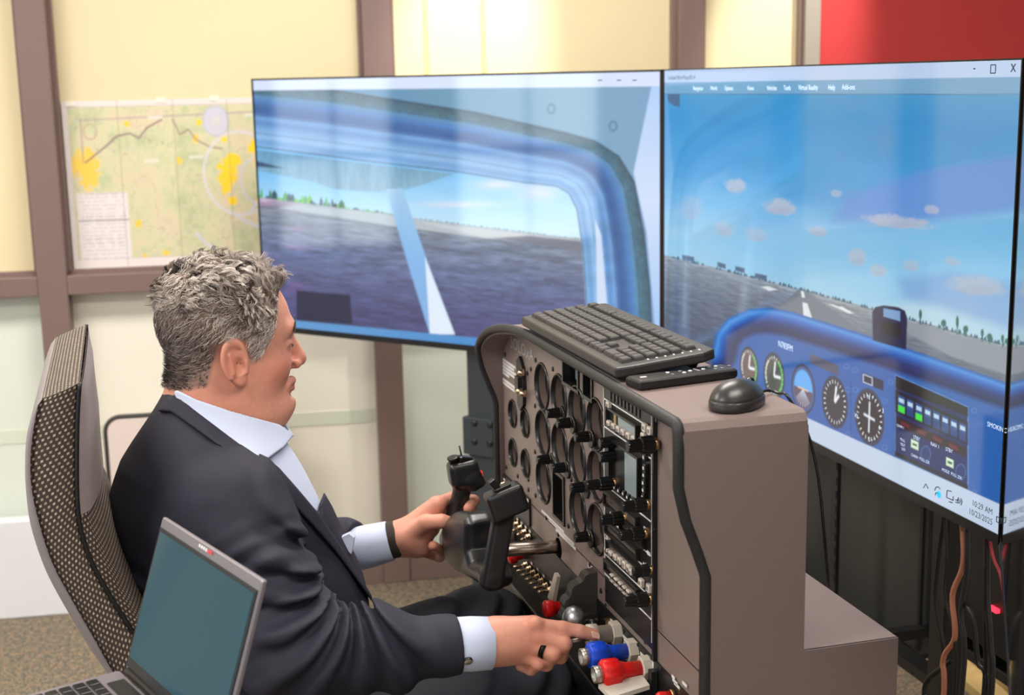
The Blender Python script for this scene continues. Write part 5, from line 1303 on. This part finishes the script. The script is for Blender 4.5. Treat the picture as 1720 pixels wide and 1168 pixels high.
def skin_colors(V):
    base = lin((212, 150, 128))[None]*np.ones((len(V), 1)); q = head_local(V); m = mirror(q); ishead = np.zeros(len(V), bool); ishead[:nhead] = True
    n = fbm2(V[:, 0]*160+V[:, 1]*90, V[:, 2]*160, 7, 3)
    base = base*(.90+.22*n)[:, None]
    def blend(w, c):
        nonlocal base
        base = base*(1-w[:, None])+lin(c)[None]*w[:, None]
    g = lambda c, r: np.exp(-(((m-np.array(c))/np.array(r))**2).sum(1))*ishead
    blend(.5*g((.060, .050, -.036), (.035, .03, .03)), (206, 112, 92)); blend(.5*g((.115, 0, -.03), (.02, .02, .02)), (206, 108, 92))
    blend(.45*g((-.022, .082, -.014), (.03, .02, .04)), (216, 128, 104)); blend(.75*g((.104, 0, -.070), (.013, .024, .009)), (176, 92, 84))
    blend(.35*g((.075, 0, -.09), (.05, .06, .035)), (190, 128, 108)); blend(.3*g((-.03, .05, -.09), (.06, .05, .04)), (206, 124, 96))
    sd = poly_sd(q[:, 0], q[:, 2], HAIRP); w = sstep(.004, -.006, sd)*ishead*(m[:, 1] < .088)
    blend(.82*w, (112, 98, 92))
    if not ishead.all():
        for pts, _ in list(R_F.values())+list(L_F.values()):
            for pnt, s, k in ((pts[0], .018, .35), (pts[1], .012, .4), (pts[-1], .010, .35)):
                blend(k*np.exp(-((V-pnt)**2).sum(1)/s**2)*(~ishead), (206, 116, 94))
    return base
person = np_mesh('person', Vs, Fs, SKIN, None, True, skin_colors(Vs))
tag(person, 'seated man in a dark navy suit reaching for the console levers and holding the yoke', 'person')
# finger nail, ring, wrist band
nl = ix[3]; MB().obox(nl+V3(-.001, -.0068, .0022), (unit(ix[3]-ix[2]), V3(0, .3, .95), V3(.1, -.95, .3)), (.006, .0046, .0012), .001).build('fingernail', mat('nail', rgb(228, 178, 158), .3), person)
a, b = R_F['ring'][0][0], R_F['ring'][0][1]; rd = unit(b-a); rc_ = a+(b-a)*.50
MB().lathe(rc_-rd*.0035, rd, [(0, .0108), (0, .0124), (.007, .0124), (.007, .0108)], 28, cap=False).build('finger_ring', mat('ring_black', rgb(18, 18, 18), .2, metal=.6), person)
wd_ = unit(LW-LW2); wc = atY(656, 908, 2.187)
MB().lathe(wc-wd_*.012, wd_, [(0, .0285), (0, .0305), (.004, .0312), (.022, .0312), (.027, .0302), (.027, .0285)], 32, cap=False).build('wrist_band', mat('band_knit', rgb(52, 44, 38), .8, bump=(900, .5)), person)
# eyes
for s in (-1, 1):
    MB().lathe(head_world((.070, s*.033, .004)), HR[:, 0], [(-.012, .0), (-.006, .0100), (0, .0118), (.006, .0102), (.010, .0063), (.0118, 0)], 20).build('eye', mat('eye_white', rgb(206, 196, 190), .15), person)

# ---- hair: short clipped at the sides, curls on top
hv = parts[0][0]; q = head_local(hv); m_ = mirror(q)
sd = poly_sd(q[:, 0], q[:, 2], HAIRP); ok = (sd < -.001) & (m_[:, 1] < .084) & (q[:, 2] > -.07)
near_ear = (np.abs(q[:, 0]+.016) < .026) & (np.abs(q[:, 2]+.012) < .036) & (m_[:, 1] > .060)
ok &= ~near_ear
cand = np.argwhere(ok).ravel()
NS = 15000
sel = RNG.choice(cand, NS, replace=True); root = hv[sel]+RNG.normal(0, .0009, (NS, 3)); ql = head_local(root)
eps = .0015; grad = np.stack([sd_head(root+np.eye(3)[k]*eps)-sd_head(root-np.eye(3)[k]*eps) for k in range(3)], 1); grad /= np.linalg.norm(grad, axis=1, keepdims=True)+1e-9
topw = sstep(.048, .078, ql[:, 2]+.22*np.clip(ql[:, 0], -.08, .07)+.006*RNG.normal(size=NS))
ang = 2*np.pi*1.6*fbm2(ql[:, 0]*30+5, (ql[:, 2]*.7+ql[:, 1])*30+9, 3, 2)
hx_, hy_, hz_ = HR[:, 0], HR[:, 1], HR[:, 2]
swl = (fbm2(ql[:, 0]*35, ql[:, 2]*35+ql[:, 1]*15, 61, 2)-.5)*1.6
side = (-.60*hx_-.75*hz_)[None]+swl[:, None]*(.8*hx_-.5*hz_)[None]+RNG.normal(0, .20, (NS, 3))
topd = np.cos(ang)[:, None]*hx_[None]+np.sin(ang)[:, None]*(hy_*.8+hz_*.5)[None]+.15*hx_[None]+RNG.normal(0, .14, (NS, 3))
tdir = side*(1-topw[:, None])+topd*topw[:, None]; tdir -= grad*(tdir*grad).sum(1, keepdims=True); tdir /= np.linalg.norm(tdir, axis=1, keepdims=True)+1e-9
bit = np.cross(grad, tdir)
frontw = sstep(.030, .070, ql[:, 0])*topw
Ls = (.0085+.0045*RNG.random(NS))*(1-topw)+(.024+.012*RNG.random(NS))*topw
Ls = Ls*(1-.35*sstep(-.02, -.06, ql[:, 2]))
lift = .20*(1-topw)+.38*topw+.08*RNG.random(NS)
curl = .0062*topw+.0008*(1-topw); ph = ang*1.3+RNG.normal(0, .22, NS); SEG = 9; PTS = []
for k in range(SEG+1):
    t = k/SEG
    pnt = root+tdir*(Ls*t)[:, None]+grad*(Ls*(lift*t*(1.6-.8*t)))[:, None]
    pnt += bit*(curl*(t**.7)*np.sin(ph+t*7.5))[:, None]+grad*(curl*t*.8*np.cos(ph+t*7.5))[:, None]+(hx_*.22+hz_*.30)*(frontw*Ls*t)[:, None]
    PTS.append(pnt)
PTS = np.stack(PTS, 1)                                  # strand, k, 3
NG = 420; tops = np.argwhere(topw > .5).ravel(); gsel = tops[:NG]
gi = np.argmin(((root[:, None, :]-root[None, gsel, :])**2).sum(-1), axis=1); gpath = PTS[gsel][gi]
cw = (topw*.80)[:, None, None]*(np.linspace(0, 1, SEG+1)**.6)[None, :, None]
PTS = PTS*(1-cw)+gpath*cw
rad = (.00046*(1-topw)+.00055*topw)[:, None]*np.linspace(1, .35, SEG+1)[None]
dirs = np.gradient(PTS, axis=1); dirs /= np.linalg.norm(dirs, axis=2, keepdims=True)+1e-9
u_ = np.cross(dirs, grad[:, None, :]+.01); u_ /= np.linalg.norm(u_, axis=2, keepdims=True)+1e-9; w_ = np.cross(dirs, u_)
ring = np.stack([PTS+(u_*math.cos(a)+w_*math.sin(a))*rad[..., None] for a in (0, 2.094, 4.189)], 2)     # S,K,3,3
hvv = ring.reshape(-1, 3); base_i = np.arange(NS*(SEG+1)*3).reshape(NS, SEG+1, 3)
fq = []
for c in range(3):
    d = (c+1) % 3; fq.append(np.stack([base_i[:, :-1, c], base_i[:, :-1, d], base_i[:, 1:, d], base_i[:, 1:, c]], -1).reshape(-1, 4))
fq = np.concatenate(fq)
pal = np.array([lin(c) for c in ((228, 217, 208), (190, 175, 166), (146, 131, 124), (90, 80, 77), (50, 46, 48))])
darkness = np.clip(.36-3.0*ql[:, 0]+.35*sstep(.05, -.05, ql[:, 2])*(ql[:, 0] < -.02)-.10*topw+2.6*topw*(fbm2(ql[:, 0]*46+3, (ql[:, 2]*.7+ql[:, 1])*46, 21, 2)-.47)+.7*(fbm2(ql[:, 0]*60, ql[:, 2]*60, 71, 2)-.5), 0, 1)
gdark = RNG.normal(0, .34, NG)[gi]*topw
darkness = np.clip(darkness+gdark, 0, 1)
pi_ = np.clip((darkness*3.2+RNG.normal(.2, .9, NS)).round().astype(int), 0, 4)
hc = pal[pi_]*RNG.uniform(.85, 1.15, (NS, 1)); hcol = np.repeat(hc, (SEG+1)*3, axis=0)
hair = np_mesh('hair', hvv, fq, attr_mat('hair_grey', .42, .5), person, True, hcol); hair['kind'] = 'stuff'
for s in (-1, 1):
    MB().tube([head_world((.080+.0135*math.sqrt(max(0, 1-.9*((.021+.025*t-.033)/.0155)**2))+.0004, s*(.021+.025*t), .0042-.0035*t)) for t in np.linspace(0, 1, 7)], [.0008, .0011, .0012, .0012, .0012, .0010, .0006], 5).build('eyelashes', mat('lash_dark', rgb(48, 36, 34), .6), person)
# eyebrows
NB = 420; bx_ = RNG.random(NB); by_ = np.sign(RNG.random(NB)-.5)
br = []; eb = MB()
for i in range(NB):
    t = bx_[i]; s = by_[i]; p0 = head_world((.1050-.0125*t-.001*t*t, s*(.012+.036*t), .031+.007*t-.010*t*t+RNG.normal(0, .0022))); dd = HR@unit(V3(-.25, s*.9, .12+RNG.normal(0, .25)))
    eb.tube([p0, p0+dd*.004+HR[:, 0]*.0015, p0+dd*.008], [.0005, .0005, .0003], 3)
e_ = eb.build('eyebrows', mat('brow_grey', rgb(88, 72, 66), .5), person); e_['kind'] = 'stuff'

# ---- clothes
def cam_px(p):
    q_ = p-EYE; z_ = q_@FWD; return 860+FPX*(q_@RIGHT)/z_, 584-FPX*(q_@UP)/z_
Q_EL = atY(604, 1004, 1.72); Q_AX = atY(520, 900, 1.80)
def fan(p, c, n, amp, r0, r1, ph=0, seed=1):
    dx = p[:, 0]-c[0]; dz = p[:, 2]-c[2]; r = np.hypot(dx, dz); th = np.arctan2(dz, dx)
    w = sstep(0, r0, r)*sstep(r1, r0*1.3, r)
    wob = 1.6*fbm2(p[:, 0]*9+seed, p[:, 2]*9, seed, 2)
    s = np.sin(n*(th+.35*wob)+ph)
    return amp*w*(np.abs(s)**.8*np.sign(s))
def sd_jtorso(p):
    d = sd_trunk(p)
    near = sstep(2.0, 1.92, p[:, 1])
    f = .0035*np.sin((p[:, 2]*1.0+p[:, 0]*.55)*150+3*fbm2(p[:, 0]*10, p[:, 2]*10, 4, 2))*sstep(.98, .90, p[:, 2])*sstep(.16, .02, p[:, 0])
    f += .0040*(fbm2(p[:, 0]*16+p[:, 1]*7, p[:, 2]*13, 14, 3)-.5)*2
    f = f*sstep(1.07, 1.0, p[:, 2]+.25*(p[:, 0]-.1))
    return d+f
def sd_sleeve_r(p):
    d = s_chain(p, [SR, SR*.45+ER*.55, ER], [.074, .070, .068], .02)
    fo = s_chain(p, [ER, ER*.45+WR*.55, WR], [.068, .056, .0405], .02)
    d = smin(d, fo, .03)
    f = fan(p, Q_EL, 15, .0085, .05, .27, .4, 3)
    up = sstep(.86, .96, p[:, 2])
    f += .0030*np.sin(((p-SR)@unit(ER-SR))*210+4*fbm2(p[:, 0]*12, p[:, 2]*12, 8, 2))*sstep(.03, .09, (p-SR)@unit(ER-SR))*sstep(.24, .14, (p-SR)@unit(ER-SR))
    f += .0035*(fbm2(p[:, 0]*22, p[:, 2]*22, 24, 3)-.5)*2
    return d+f*sstep(WR[0]+.0, WR[0]-.06, p[:, 0])
def sd_sleeve_l(p):
    d = s_chain(p, [SL, EL, WL], [.078, .066, .044], .03)
    return d+.003*np.sin(p[:, 0]*120+p[:, 2]*60)
COLLAR_LINE = [(240, 640), (285, 652), (297, 662), (330, 690), (380, 727), (431, 762), (452, 768), (470, 786), (500, 820), (536, 862), (560, 895), (700, 700), (500, 560), (240, 560)]
V_CUT = [(150, 560), (150, 650), (270, 655), (288, 661), (298, 666), (331, 692), (381, 730), (432, 765), (449, 769), (470, 787), (500, 821), (538, 866), (535, 850), (545, 826), (590, 770), (640, 560)]
LAPEL = [(431, 758), (452, 768), (470, 786), (500, 820), (537, 862), (575, 918), (602, 962), (640, 1022), (622, 1010), (592, 968), (560, 925), (520, 880), (482, 842), (458, 815), (441, 792)]
COLLAR = [(296, 660), (331, 690), (381, 728), (424, 760), (436, 782), (410, 776), (360, 746), (320, 718), (286, 694), (262, 692), (278, 668)]
def sd_jacket(p):
    x, y = cam_px(p)
    sr = sd_sleeve_r(p); tr = sd_jtorso(p)
    d = smin(tr, sr, .034); d = smin(d, sd_sleeve_l(p), .03)
    vc = np.maximum(poly_sd(x, y, V_CUT)/1140, 1.88-p[:, 1])
    d = np.maximum(d, -vc)
    # open front: below the belly button line, sleeve ends
    d = np.maximum(d, np.where(p[:, 1] < 1.83, p[:, 0]-(WR[0]-.002), -1))
    d = np.maximum(d, np.where(p[:, 1] > 2.13, (p-WL)@unit(WL-EL), -1))
    return np.maximum(d, .56-p[:, 2])
sdf_obj('suit_jacket', sd_jacket, (-.14, 1.62, .53), (.46, 2.42, 1.20), .0038, M_jacket, person)
def sd_collar(p):
    x, y = cam_px(p); pc_ = poly_sd(x, y, COLLAR)/1140+.0015
    pc_ = np.where(p[:, 1] < 2.045, pc_, .05)
    return smax(np.abs(sd_trunk(p)-.0035)-.0034, pc_, .003)
sdf_obj('jacket_collar', sd_collar, (-.02, 1.86, 1.0), (.26, 2.12, 1.20), .0022, M_jacket, person)
def sd_lapel(p):
    x, y = cam_px(p); pc_ = np.where(p[:, 1] < 2.06, poly_sd(x, y, LAPEL)/1140+.0012, .05)
    return smax(np.abs(sd_trunk(p)-.0030)-.0034, pc_, .003)
sdf_obj('lapel', sd_lapel, (.12, 1.80, .74), (.42, 2.06, 1.12), .0024, M_jacket, person)
def sd_leaf(p):
    x, y = cam_px(p)
    S_ = smin(s_cap(p, (.118, 2.045, 1.175), (.095, 2.041, 1.06), .0725, .088), sd_trunk(p), .015)
    pc_ = np.where(p[:, 1] < 2.07, poly_sd(x, y, LEAF)/1140+.001, .05)
    far_ = np.where(p[:, 1] > 2.03, poly_sd(x, y, LEAF2)/1140+.001, .05)
    return smax(np.abs(S_-.0016)-.0018, np.minimum(pc_, far_), .002)
LEAF = [(290, 655), (300, 655), (330, 670), (390, 690), (440, 704), (470, 712), (496, 730), (478, 752), (456, 768), (448, 773), (430, 771), (381, 737), (331, 700), (294, 672)]
LEAF2 = [(466, 706), (484, 708), (496, 720), (509, 741), (505, 750), (492, 734)]
sdf_obj('shirt_collar', sd_leaf, (.02, 1.86, 1.02), (.28, 2.15, 1.19), .0020, M_shirt, person)
def sd_shirt(p):
    d = sd_trunk(p)+.010
    d = np.maximum(d, .62-p[:, 2]); d = np.maximum(d, (p[:, 2]-1.125)+.3*(p[:, 0]-.06))
    axa = np.array([.092, 2.041, 1.045]); axb = np.array([.142, 2.047, 1.165]); ab = axb-axa; t = ((p-axa)@ab)/(ab@ab); qv = p-axa-t[:, None]*ab; r = np.sqrt((qv**2).sum(1))
    shell = np.abs(r-(.096-.014*t))-.0028
    top = (p[:, 2]-1.150)+.30*(p[:, 0]-.052); bot = 1.066-.25*(p[:, 0]-.1)-p[:, 2]
    slit = .010-np.abs(p[:, 1]-2.06)+.35*np.maximum(0, 1.10-p[:, 2]); slit = np.where(p[:, 0] > .15, slit, -1)
    shell = np.maximum(np.maximum(shell, np.maximum(top, bot)), slit)
    return d
sdf_obj('shirt', sd_shirt, (-.06, 1.82, .60), (.36, 2.26, 1.18), .003, M_shirt, person)
def cuff(a, b, r0, r1, name='shirt_cuff', seg=36):
    d = unit(b-a); L = np.linalg.norm(b-a)
    return MB().lathe(a, d, [(0, r0*.9), (0, r0), (L*.5, (r0+r1)/2+.0012), (L, r1), (L+.0008, r1-.0012), (L, r1-.0028), (L*.3, r0-.004)], seg, cap=False).build(name, M_shirt, person)
cuff(atY(757, 1083, 1.745), atY(824, 1081, 1.742), .0365, .0362)
cuff(atY(578, 928, 2.207), atY(655, 909, 2.188), .0365, .0335)
p = atY(786, 1110, 1.7085); o_ = MB().lathe(p, (0, -.85, -.5), [(0, .0055), (.002, .0062), (.003, .0055), (.003, 0)], 18).build('cufflink', mat('cufflink_silver', rgb(206, 198, 186), .3, metal=.7), person)
MB().lathe(p, (0, -.85, -.5), [(-.001, .0064), (.0022, .0066), (.003, .0058)], 18, cap=False).build('cufflink_rim', M_knob, o_)
c = atY(583, 912, 1.985)
MB().prism([c+V3(-.016, 0, .006), c+V3(.004, .004, .012), c+V3(.012, .006, .004), c+V3(.006, .004, -.02), c+V3(-.004, .002, -.008)], V3(.004, .012, 0)).build('pocket_square', mat('pocket_square', rgb(198, 206, 232), .7), person)
# trousers
HRp, KRp, ARp = V3(.10, 1.945, .60), V3(.545, 1.885, .655), V3(.60, 1.89, .12)
HLp, KLp, ALp = V3(.10, 2.135, .60), V3(.535, 2.135, .675), V3(.60, 2.15, .12)
def sd_trousers(p):
    d = s_ell(p, (.09, 2.04, .60), (.18, .20, .13))
    for h_, k_, a_ in ((HRp, KRp, ARp), (HLp, KLp, ALp)):
        e = s_chain(p, [h_, h_*.5+k_*.5, k_, a_*.5+k_*.5, a_], [.105, .092, .078, .072, .062], .03); d = smin(d, e, .03)
    f = .005*np.sin((p[:, 0]*.8-p[:, 2]*1.1+.3*p[:, 1])*120+4*fbm2(p[:, 0]*8, p[:, 1]*8+p[:, 2]*8, 33, 2))*sstep(.30, .5, p[:, 0])
    f += .004*(fbm2(p[:, 0]*15, p[:, 1]*15+p[:, 2]*9, 5, 2)-.5)*2
    return np.maximum(d+f, .07-p[:, 2])
sdf_obj('trousers', sd_trousers, (-.14, 1.72, .04), (.72, 2.34, .80), .0062, M_trouser, person)
def sd_shoe(p, a):
    d = s_chain(p, [a+V3(-.03, 0, -.07), a+V3(.10, 0, -.085), a+V3(.19, 0, -.088)], [.042, .038, .034], .02); return np.maximum(d, .002-p[:, 2])
for a_ in (ARp, ALp): sdf_obj('shoe', lambda p, a_=a_: sd_shoe(p, a_), a_+V3(-.1, -.06, -.12), a_+V3(.26, .06, .02), .006, M_black, person)

# ================================================================== CHAIR
M_shell = mat('chair_shell_grey', rgb(138, 130, 132), .5); M_pad = mat('chair_leather_grey', rgb(150, 138, 136), .5, bump=(300, .15))
m = bpy.data.materials.new('chair_weave'); m.use_nodes = True; nt = m.node_tree; b = nt.nodes['Principled BSDF']; b.inputs['Roughness'].default_value = .85
uvn = nt.nodes.new('ShaderNodeUVMap'); uvn.uv_map = 'UV'
bk = nt.nodes.new('ShaderNodeTexBrick'); bk.offset = .5; bk.inputs['Color1'].default_value = rgb(190, 176, 158); bk.inputs['Color2'].default_value = rgb(158, 144, 128); bk.inputs['Mortar'].default_value = rgb(62, 51, 45)
bk.inputs['Scale'].default_value = 1; bk.inputs['Mortar Size'].default_value = .30; bk.inputs['Mortar Smooth'].default_value = .15; bk.inputs['Brick Width'].default_value = 1; bk.inputs['Row Height'].default_value = 1
nt.links.new(uvn.outputs['UV'], bk.inputs['Vector']); nt.links.new(bk.outputs['Color'], b.inputs['Base Color'])
bp = nt.nodes.new('ShaderNodeBump'); bp.inputs['Strength'].default_value = .5; bp.inputs['Distance'].default_value = .002; bp.invert = True; nt.links.new(bk.outputs['Fac'], bp.inputs['Height']); nt.links.new(bp.outputs['Normal'], b.inputs['Normal'])
M_weave = m
CY0, CY1 = 1.805, 2.275
def resample(px, n=40):
    P_ = np.array([atY(a, b_, CY0) for a, b_ in px]); P_ = np.array(bez(list(P_), 8)); L = np.concatenate([[0], np.cumsum(np.linalg.norm(np.diff(P_, axis=0), axis=1))])
    t = np.linspace(0, L[-1], n); return np.stack([np.interp(t, L, P_[:, k]) for k in range(3)], 1), L[-1]
back_px = [(70, 672), (63, 685), (52, 753), (52, 821), (68, 893), (90, 956), (122, 1015), (158, 1078), (185, 1126), (225, 1190), (262, 1250)]
front_px = [(134, 645), (133, 655), (130, 708), (129, 776), (130, 843), (136, 893), (154, 947), (181, 997), (203, 1033), (240, 1090), (290, 1165)]
shell_px = [(66, 678), (61, 681), (45, 730), (41, 789), (44, 843), (52, 893), (75, 961), (108, 1024), (149, 1092), (176, 1132), (215, 1195), (250, 1255)]
NB_ = 60
bk_p, LB = resample(back_px, NB_); fr_p, LF = resample(front_px, NB_); sh_p, LS = resample(shell_px, NB_)
ch = thing('office_chair', 'high-backed office chair with woven tan and brown fabric and grey shell, holding the man', 'chair', (.12, 2.04, 0))
def grid_obj(name, rows, mtl, parent, uvs=None, closed=False):
    """rows: list of equally long point rows"""
    R_ = np.array(rows); n, k, _ = R_.shape; idx = np.arange(n*k).reshape(n, k); F_ = np.stack([idx[:-1, :-1], idx[1:, :-1], idx[1:, 1:], idx[:-1, 1:]], -1).reshape(-1, 4)
    o = np_mesh(name, R_.reshape(-1, 3), F_, mtl, parent, True)
    if uvs is not None:
        uv = o.data.uv_layers.new(name='UV'); li = np.zeros(len(o.data.loops), np.int32); o.data.loops.foreach_get('vertex_index', li)
        uv.data.foreach_set('uv', np.asarray(uvs, np.float32).reshape(-1, 2)[li].ravel())
    return o
# near side band, rounded into front and back; far side the same
def band(y, sgn, name):
    rows = []; uvs = []
    for k, s in enumerate(np.linspace(0, 1, 9)):
        bulge = .010*math.sin(math.pi*s)**.6
        row = bk_p*(1-s)+fr_p*s; row = row.copy(); row[:, 1] = y-sgn*bulge; rows.append(row)
        w = np.linalg.norm(fr_p-bk_p, axis=1); uvs.append(np.stack([s*w.mean()/.0075+0*w, np.linspace(0, (LB+LF)/2, NB_)/.0068], 1))
    return grid_obj(name, rows, M_weave, ch, uvs)
band(CY0+.01, 1, 'side_band'); band(CY1-.01, -1, 'side_band')
# front surface with a centre bulge
tt = np.linspace(0, 1, NB_)
def front(name, i0, i1, lift, mtl, y0=CY0+.01, y1=CY1-.01, off=0):
    rows = []; uvs = []; ys = np.linspace(0, 1, 25)
    for s in ys:
        row = fr_p[i0:i1].copy(); row[:, 1] = y0+(y1-y0)*s; row[:, 0] += lift[i0:i1]*math.sin(math.pi*s)**.45+off; rows.append(row)
        uvs.append(np.stack([np.full(i1-i0, s*(y1-y0)/.0075), np.linspace(0, LF*(i1-i0)/NB_, i1-i0)/.0068], 1))
    return grid_obj(name, rows, mtl, ch, uvs)
lift = np.interp(tt, [0, .05, .2, .35, .42, .5, .65, 1], [.002, .012, .022, .026, .026, .030, .026, .02])
front('front_weave', 0, NB_, lift, M_weave)
iH = int(NB_*.40)
f_ = front('headrest_pad', 0, iH, lift*1.02, M_pad, CY0+.013, CY1-.013, .0025)
# black piping along both front edges, top cap
for y in (CY0+.006, CY1-.006):
    P_ = fr_p.copy(); P_[:, 1] = y; MB().tube(list(P_), .0032, 6).build('piping', M_black, ch)
rows = []; uvs = []
for s in np.linspace(0, 1, 13):
    a = bk_p[0]; c = fr_p[0]; row = []
    for k in range(7):
        u = k/6; p_ = a*(1-u)+c*u+Z*.006*math.sin(math.pi*u)*math.sin(math.pi*s)**.3; bl = .010*math.sin(math.pi*u)**.6; row.append((p_[0], CY0+.01-bl+(CY1-CY0-.02+2*bl)*s, p_[2]))
    rows.append(row); uvs.append([(s*.47/.0075, u*.07/.0068) for u in np.linspace(0, 1, 7)])
grid_obj('top_cap', rows, M_weave, ch, uvs)
# grey shell behind
sv = MB(); vs = []; fs = []
for i in range(NB_):
    for (P_, y) in ((sh_p, CY0+.012), (sh_p, CY1-.012), (bk_p, CY0+.002), (bk_p, CY1-.002)): vs.append((P_[i][0], y, P_[i][2]))
for i in range(NB_-1):
    a = i*4; b_ = a+4; fs += [(a, a+1, b_+1, b_), (a+2, b_+2, b_+3, a+3), (a, b_, b_+2, a+2), (a+1, a+3, b_+3, b_+1)]
fs += [(0, 2, 3, 1)]
sv.add(vs, fs, True).build('back_shell', M_shell, ch)
def sd_seat(p): return s_box(p, (.12, 2.04, .455), (.24, .235, .045), .035)
sdf_obj('seat_cushion', sd_seat, (-.16, 1.77, .38), (.40, 2.31, .53), .01, mat('seat_dark', rgb(58, 50, 46), .85), ch)
MB().lathe((.10, 2.04, .10), (0, 0, 1), [(0, .03), (.15, .03), (.15, .022), (.315, .022)], 16).build('gas_column', M_satin, ch)
for k in range(5):
    a = math.radians(36+72*k); e_ = V3(.10+.29*math.cos(a), 2.04+.29*math.sin(a), .085); MB().tube([(.10, 2.04, .11), e_], [.024, .015], 8).build('base_leg', M_shell, ch)
    MB().lathe(e_+V3(0, -.02, -.055), (0, 1, 0), [(0, .024), (.002, .029), (.038, .029), (.04, .024)], 14).build('caster', M_black, ch)

# ================================================================== LAPTOP
M_lap = mat('laptop_grey', rgb(128, 122, 128), .38, metal=.35); M_lapscr = mat('laptop_screen', rgb(14, 34, 42), .10, spec=.6, emit=rgb(46, 98, 112), strength=.55)
tr_ = EYE+ray(440, 975)*1.40; tl_ = atZ(272, 868, tr_[2]); lu = unit(tl_-tr_); LW_ = float(np.linalg.norm(tl_-tr_)); lk = V3(-lu[1], lu[0], 0)
if lk[0] > 0: lk = -lk                                             # towards the user of the laptop
best = None
for a in np.linspace(.0, .2, 81):
    for h_ in np.linspace(.1, .3, 101):
        q_ = tl_+lk*a-Z*h_; e = np.hypot(*(np.array(project(q_))-np.array([208, 1122])))
        if best is None or e < best[0]: best = (e, a, h_)
_, la, lh = best
HG = tl_+lk*la-Z*lh                                               # hinge end, far corner
ld = unit(tl_-HG); LH = float(np.linalg.norm(tl_-HG)); ln = np.cross(lu, ld); ln = ln if ln@lk > 0 else -ln
zb = HG[2]-.012
lp = thing('laptop', 'open grey laptop with a dark teal screen in front of the seated man', 'laptop', (HG[0], HG[1], zb-.008))
lc = (tr_+tl_)/2-ld*LH/2
MB().obox(lc-ln*.004, (lu, ld, ln), (LW_/2, LH/2, .0032), .0015).build('lid', M_lap, lp)
sc_ = MB().obox(lc-ld*.004, (lu, ld, ln), (LW_/2-.004, LH/2-.008, .0007)).build('screen_bezel', M_black, lp)
MB().obox(lc-ld*.000+ln*.0009, (lu, ld, ln), (LW_/2-.008, LH/2-.016, .0004)).build('screen', M_lapscr, lp)
for k in range(6): MB().obox((tr_+tl_)/2-ld*.0045+lu*(.018-.006*k)+ln*.0012, (lu, ld, ln), (.0018, .0016, .0003)).build('webcam_mark', M_line if k < 4 else mat('mark_red', rgb(220, 40, 50), .4, emit=(.8, .05, .06, 1), strength=.5), lp)
BD = LH*.98; bc = HG-lu*LW_/2+lk*(BD/2+.006)-Z*.008
MB().obox(bc, (lu, lk, Z), (LW_/2, BD/2, .007), .002).build('base', M_lap, lp)
MB().tube([HG-lu*.012-Z*.001, HG-lu*(LW_-.012)-Z*.001], .0055, 10).build('hinge', M_black, lp)
MB().obox(HG-lu*LW_/2+lk*.022-Z*.0008, (lu, lk, Z), (LW_/2-.03, .010, .0012)).build('speaker_bar', M_satin, lp)
KW_ = (LW_-.022)/15
for r in range(5):
    for k in range(15):
        c = HG-lu*(.011+(k+.5)*KW_)+lk*(.044+r*.0155)+Z*.0
        MB().obox(c, (lu, lk, Z), (KW_/2-.0012, .0064, .0014), .0006).build('key', M_knob, lp)
MB().obox(HG-lu*LW_/2+lk*(.044+5*.0155+.028)-Z*.0005, (lu, lk, Z), (.038, .022, .0006)).build('touchpad', M_satin, lp)
# side table carrying the laptop, reaching towards the camera outside the picture
tb = thing('side_table', 'small grey side table under the laptop, mostly outside the picture', 'table', (bc[0], bc[1], 0))
tc_ = bc-lu*.10; zt_ = bc[2]-.007
MB().obox((tc_[0], tc_[1], zt_-.012), (lu, lk, Z), (LW_/2+.06, BD/2-.02, .012)).build('table_top', M_shell, tb, .002)
for a in (-1, 1):
    for c in (-1, 1):
        q_ = tc_+lu*a*(LW_/2+.03)+lk*c*(BD/2-.045); MB().box((q_[0]-.012, q_[1]-.012, 0), (q_[0]+.012, q_[1]+.012, zt_-.024)).build('leg', M_satin, tb)
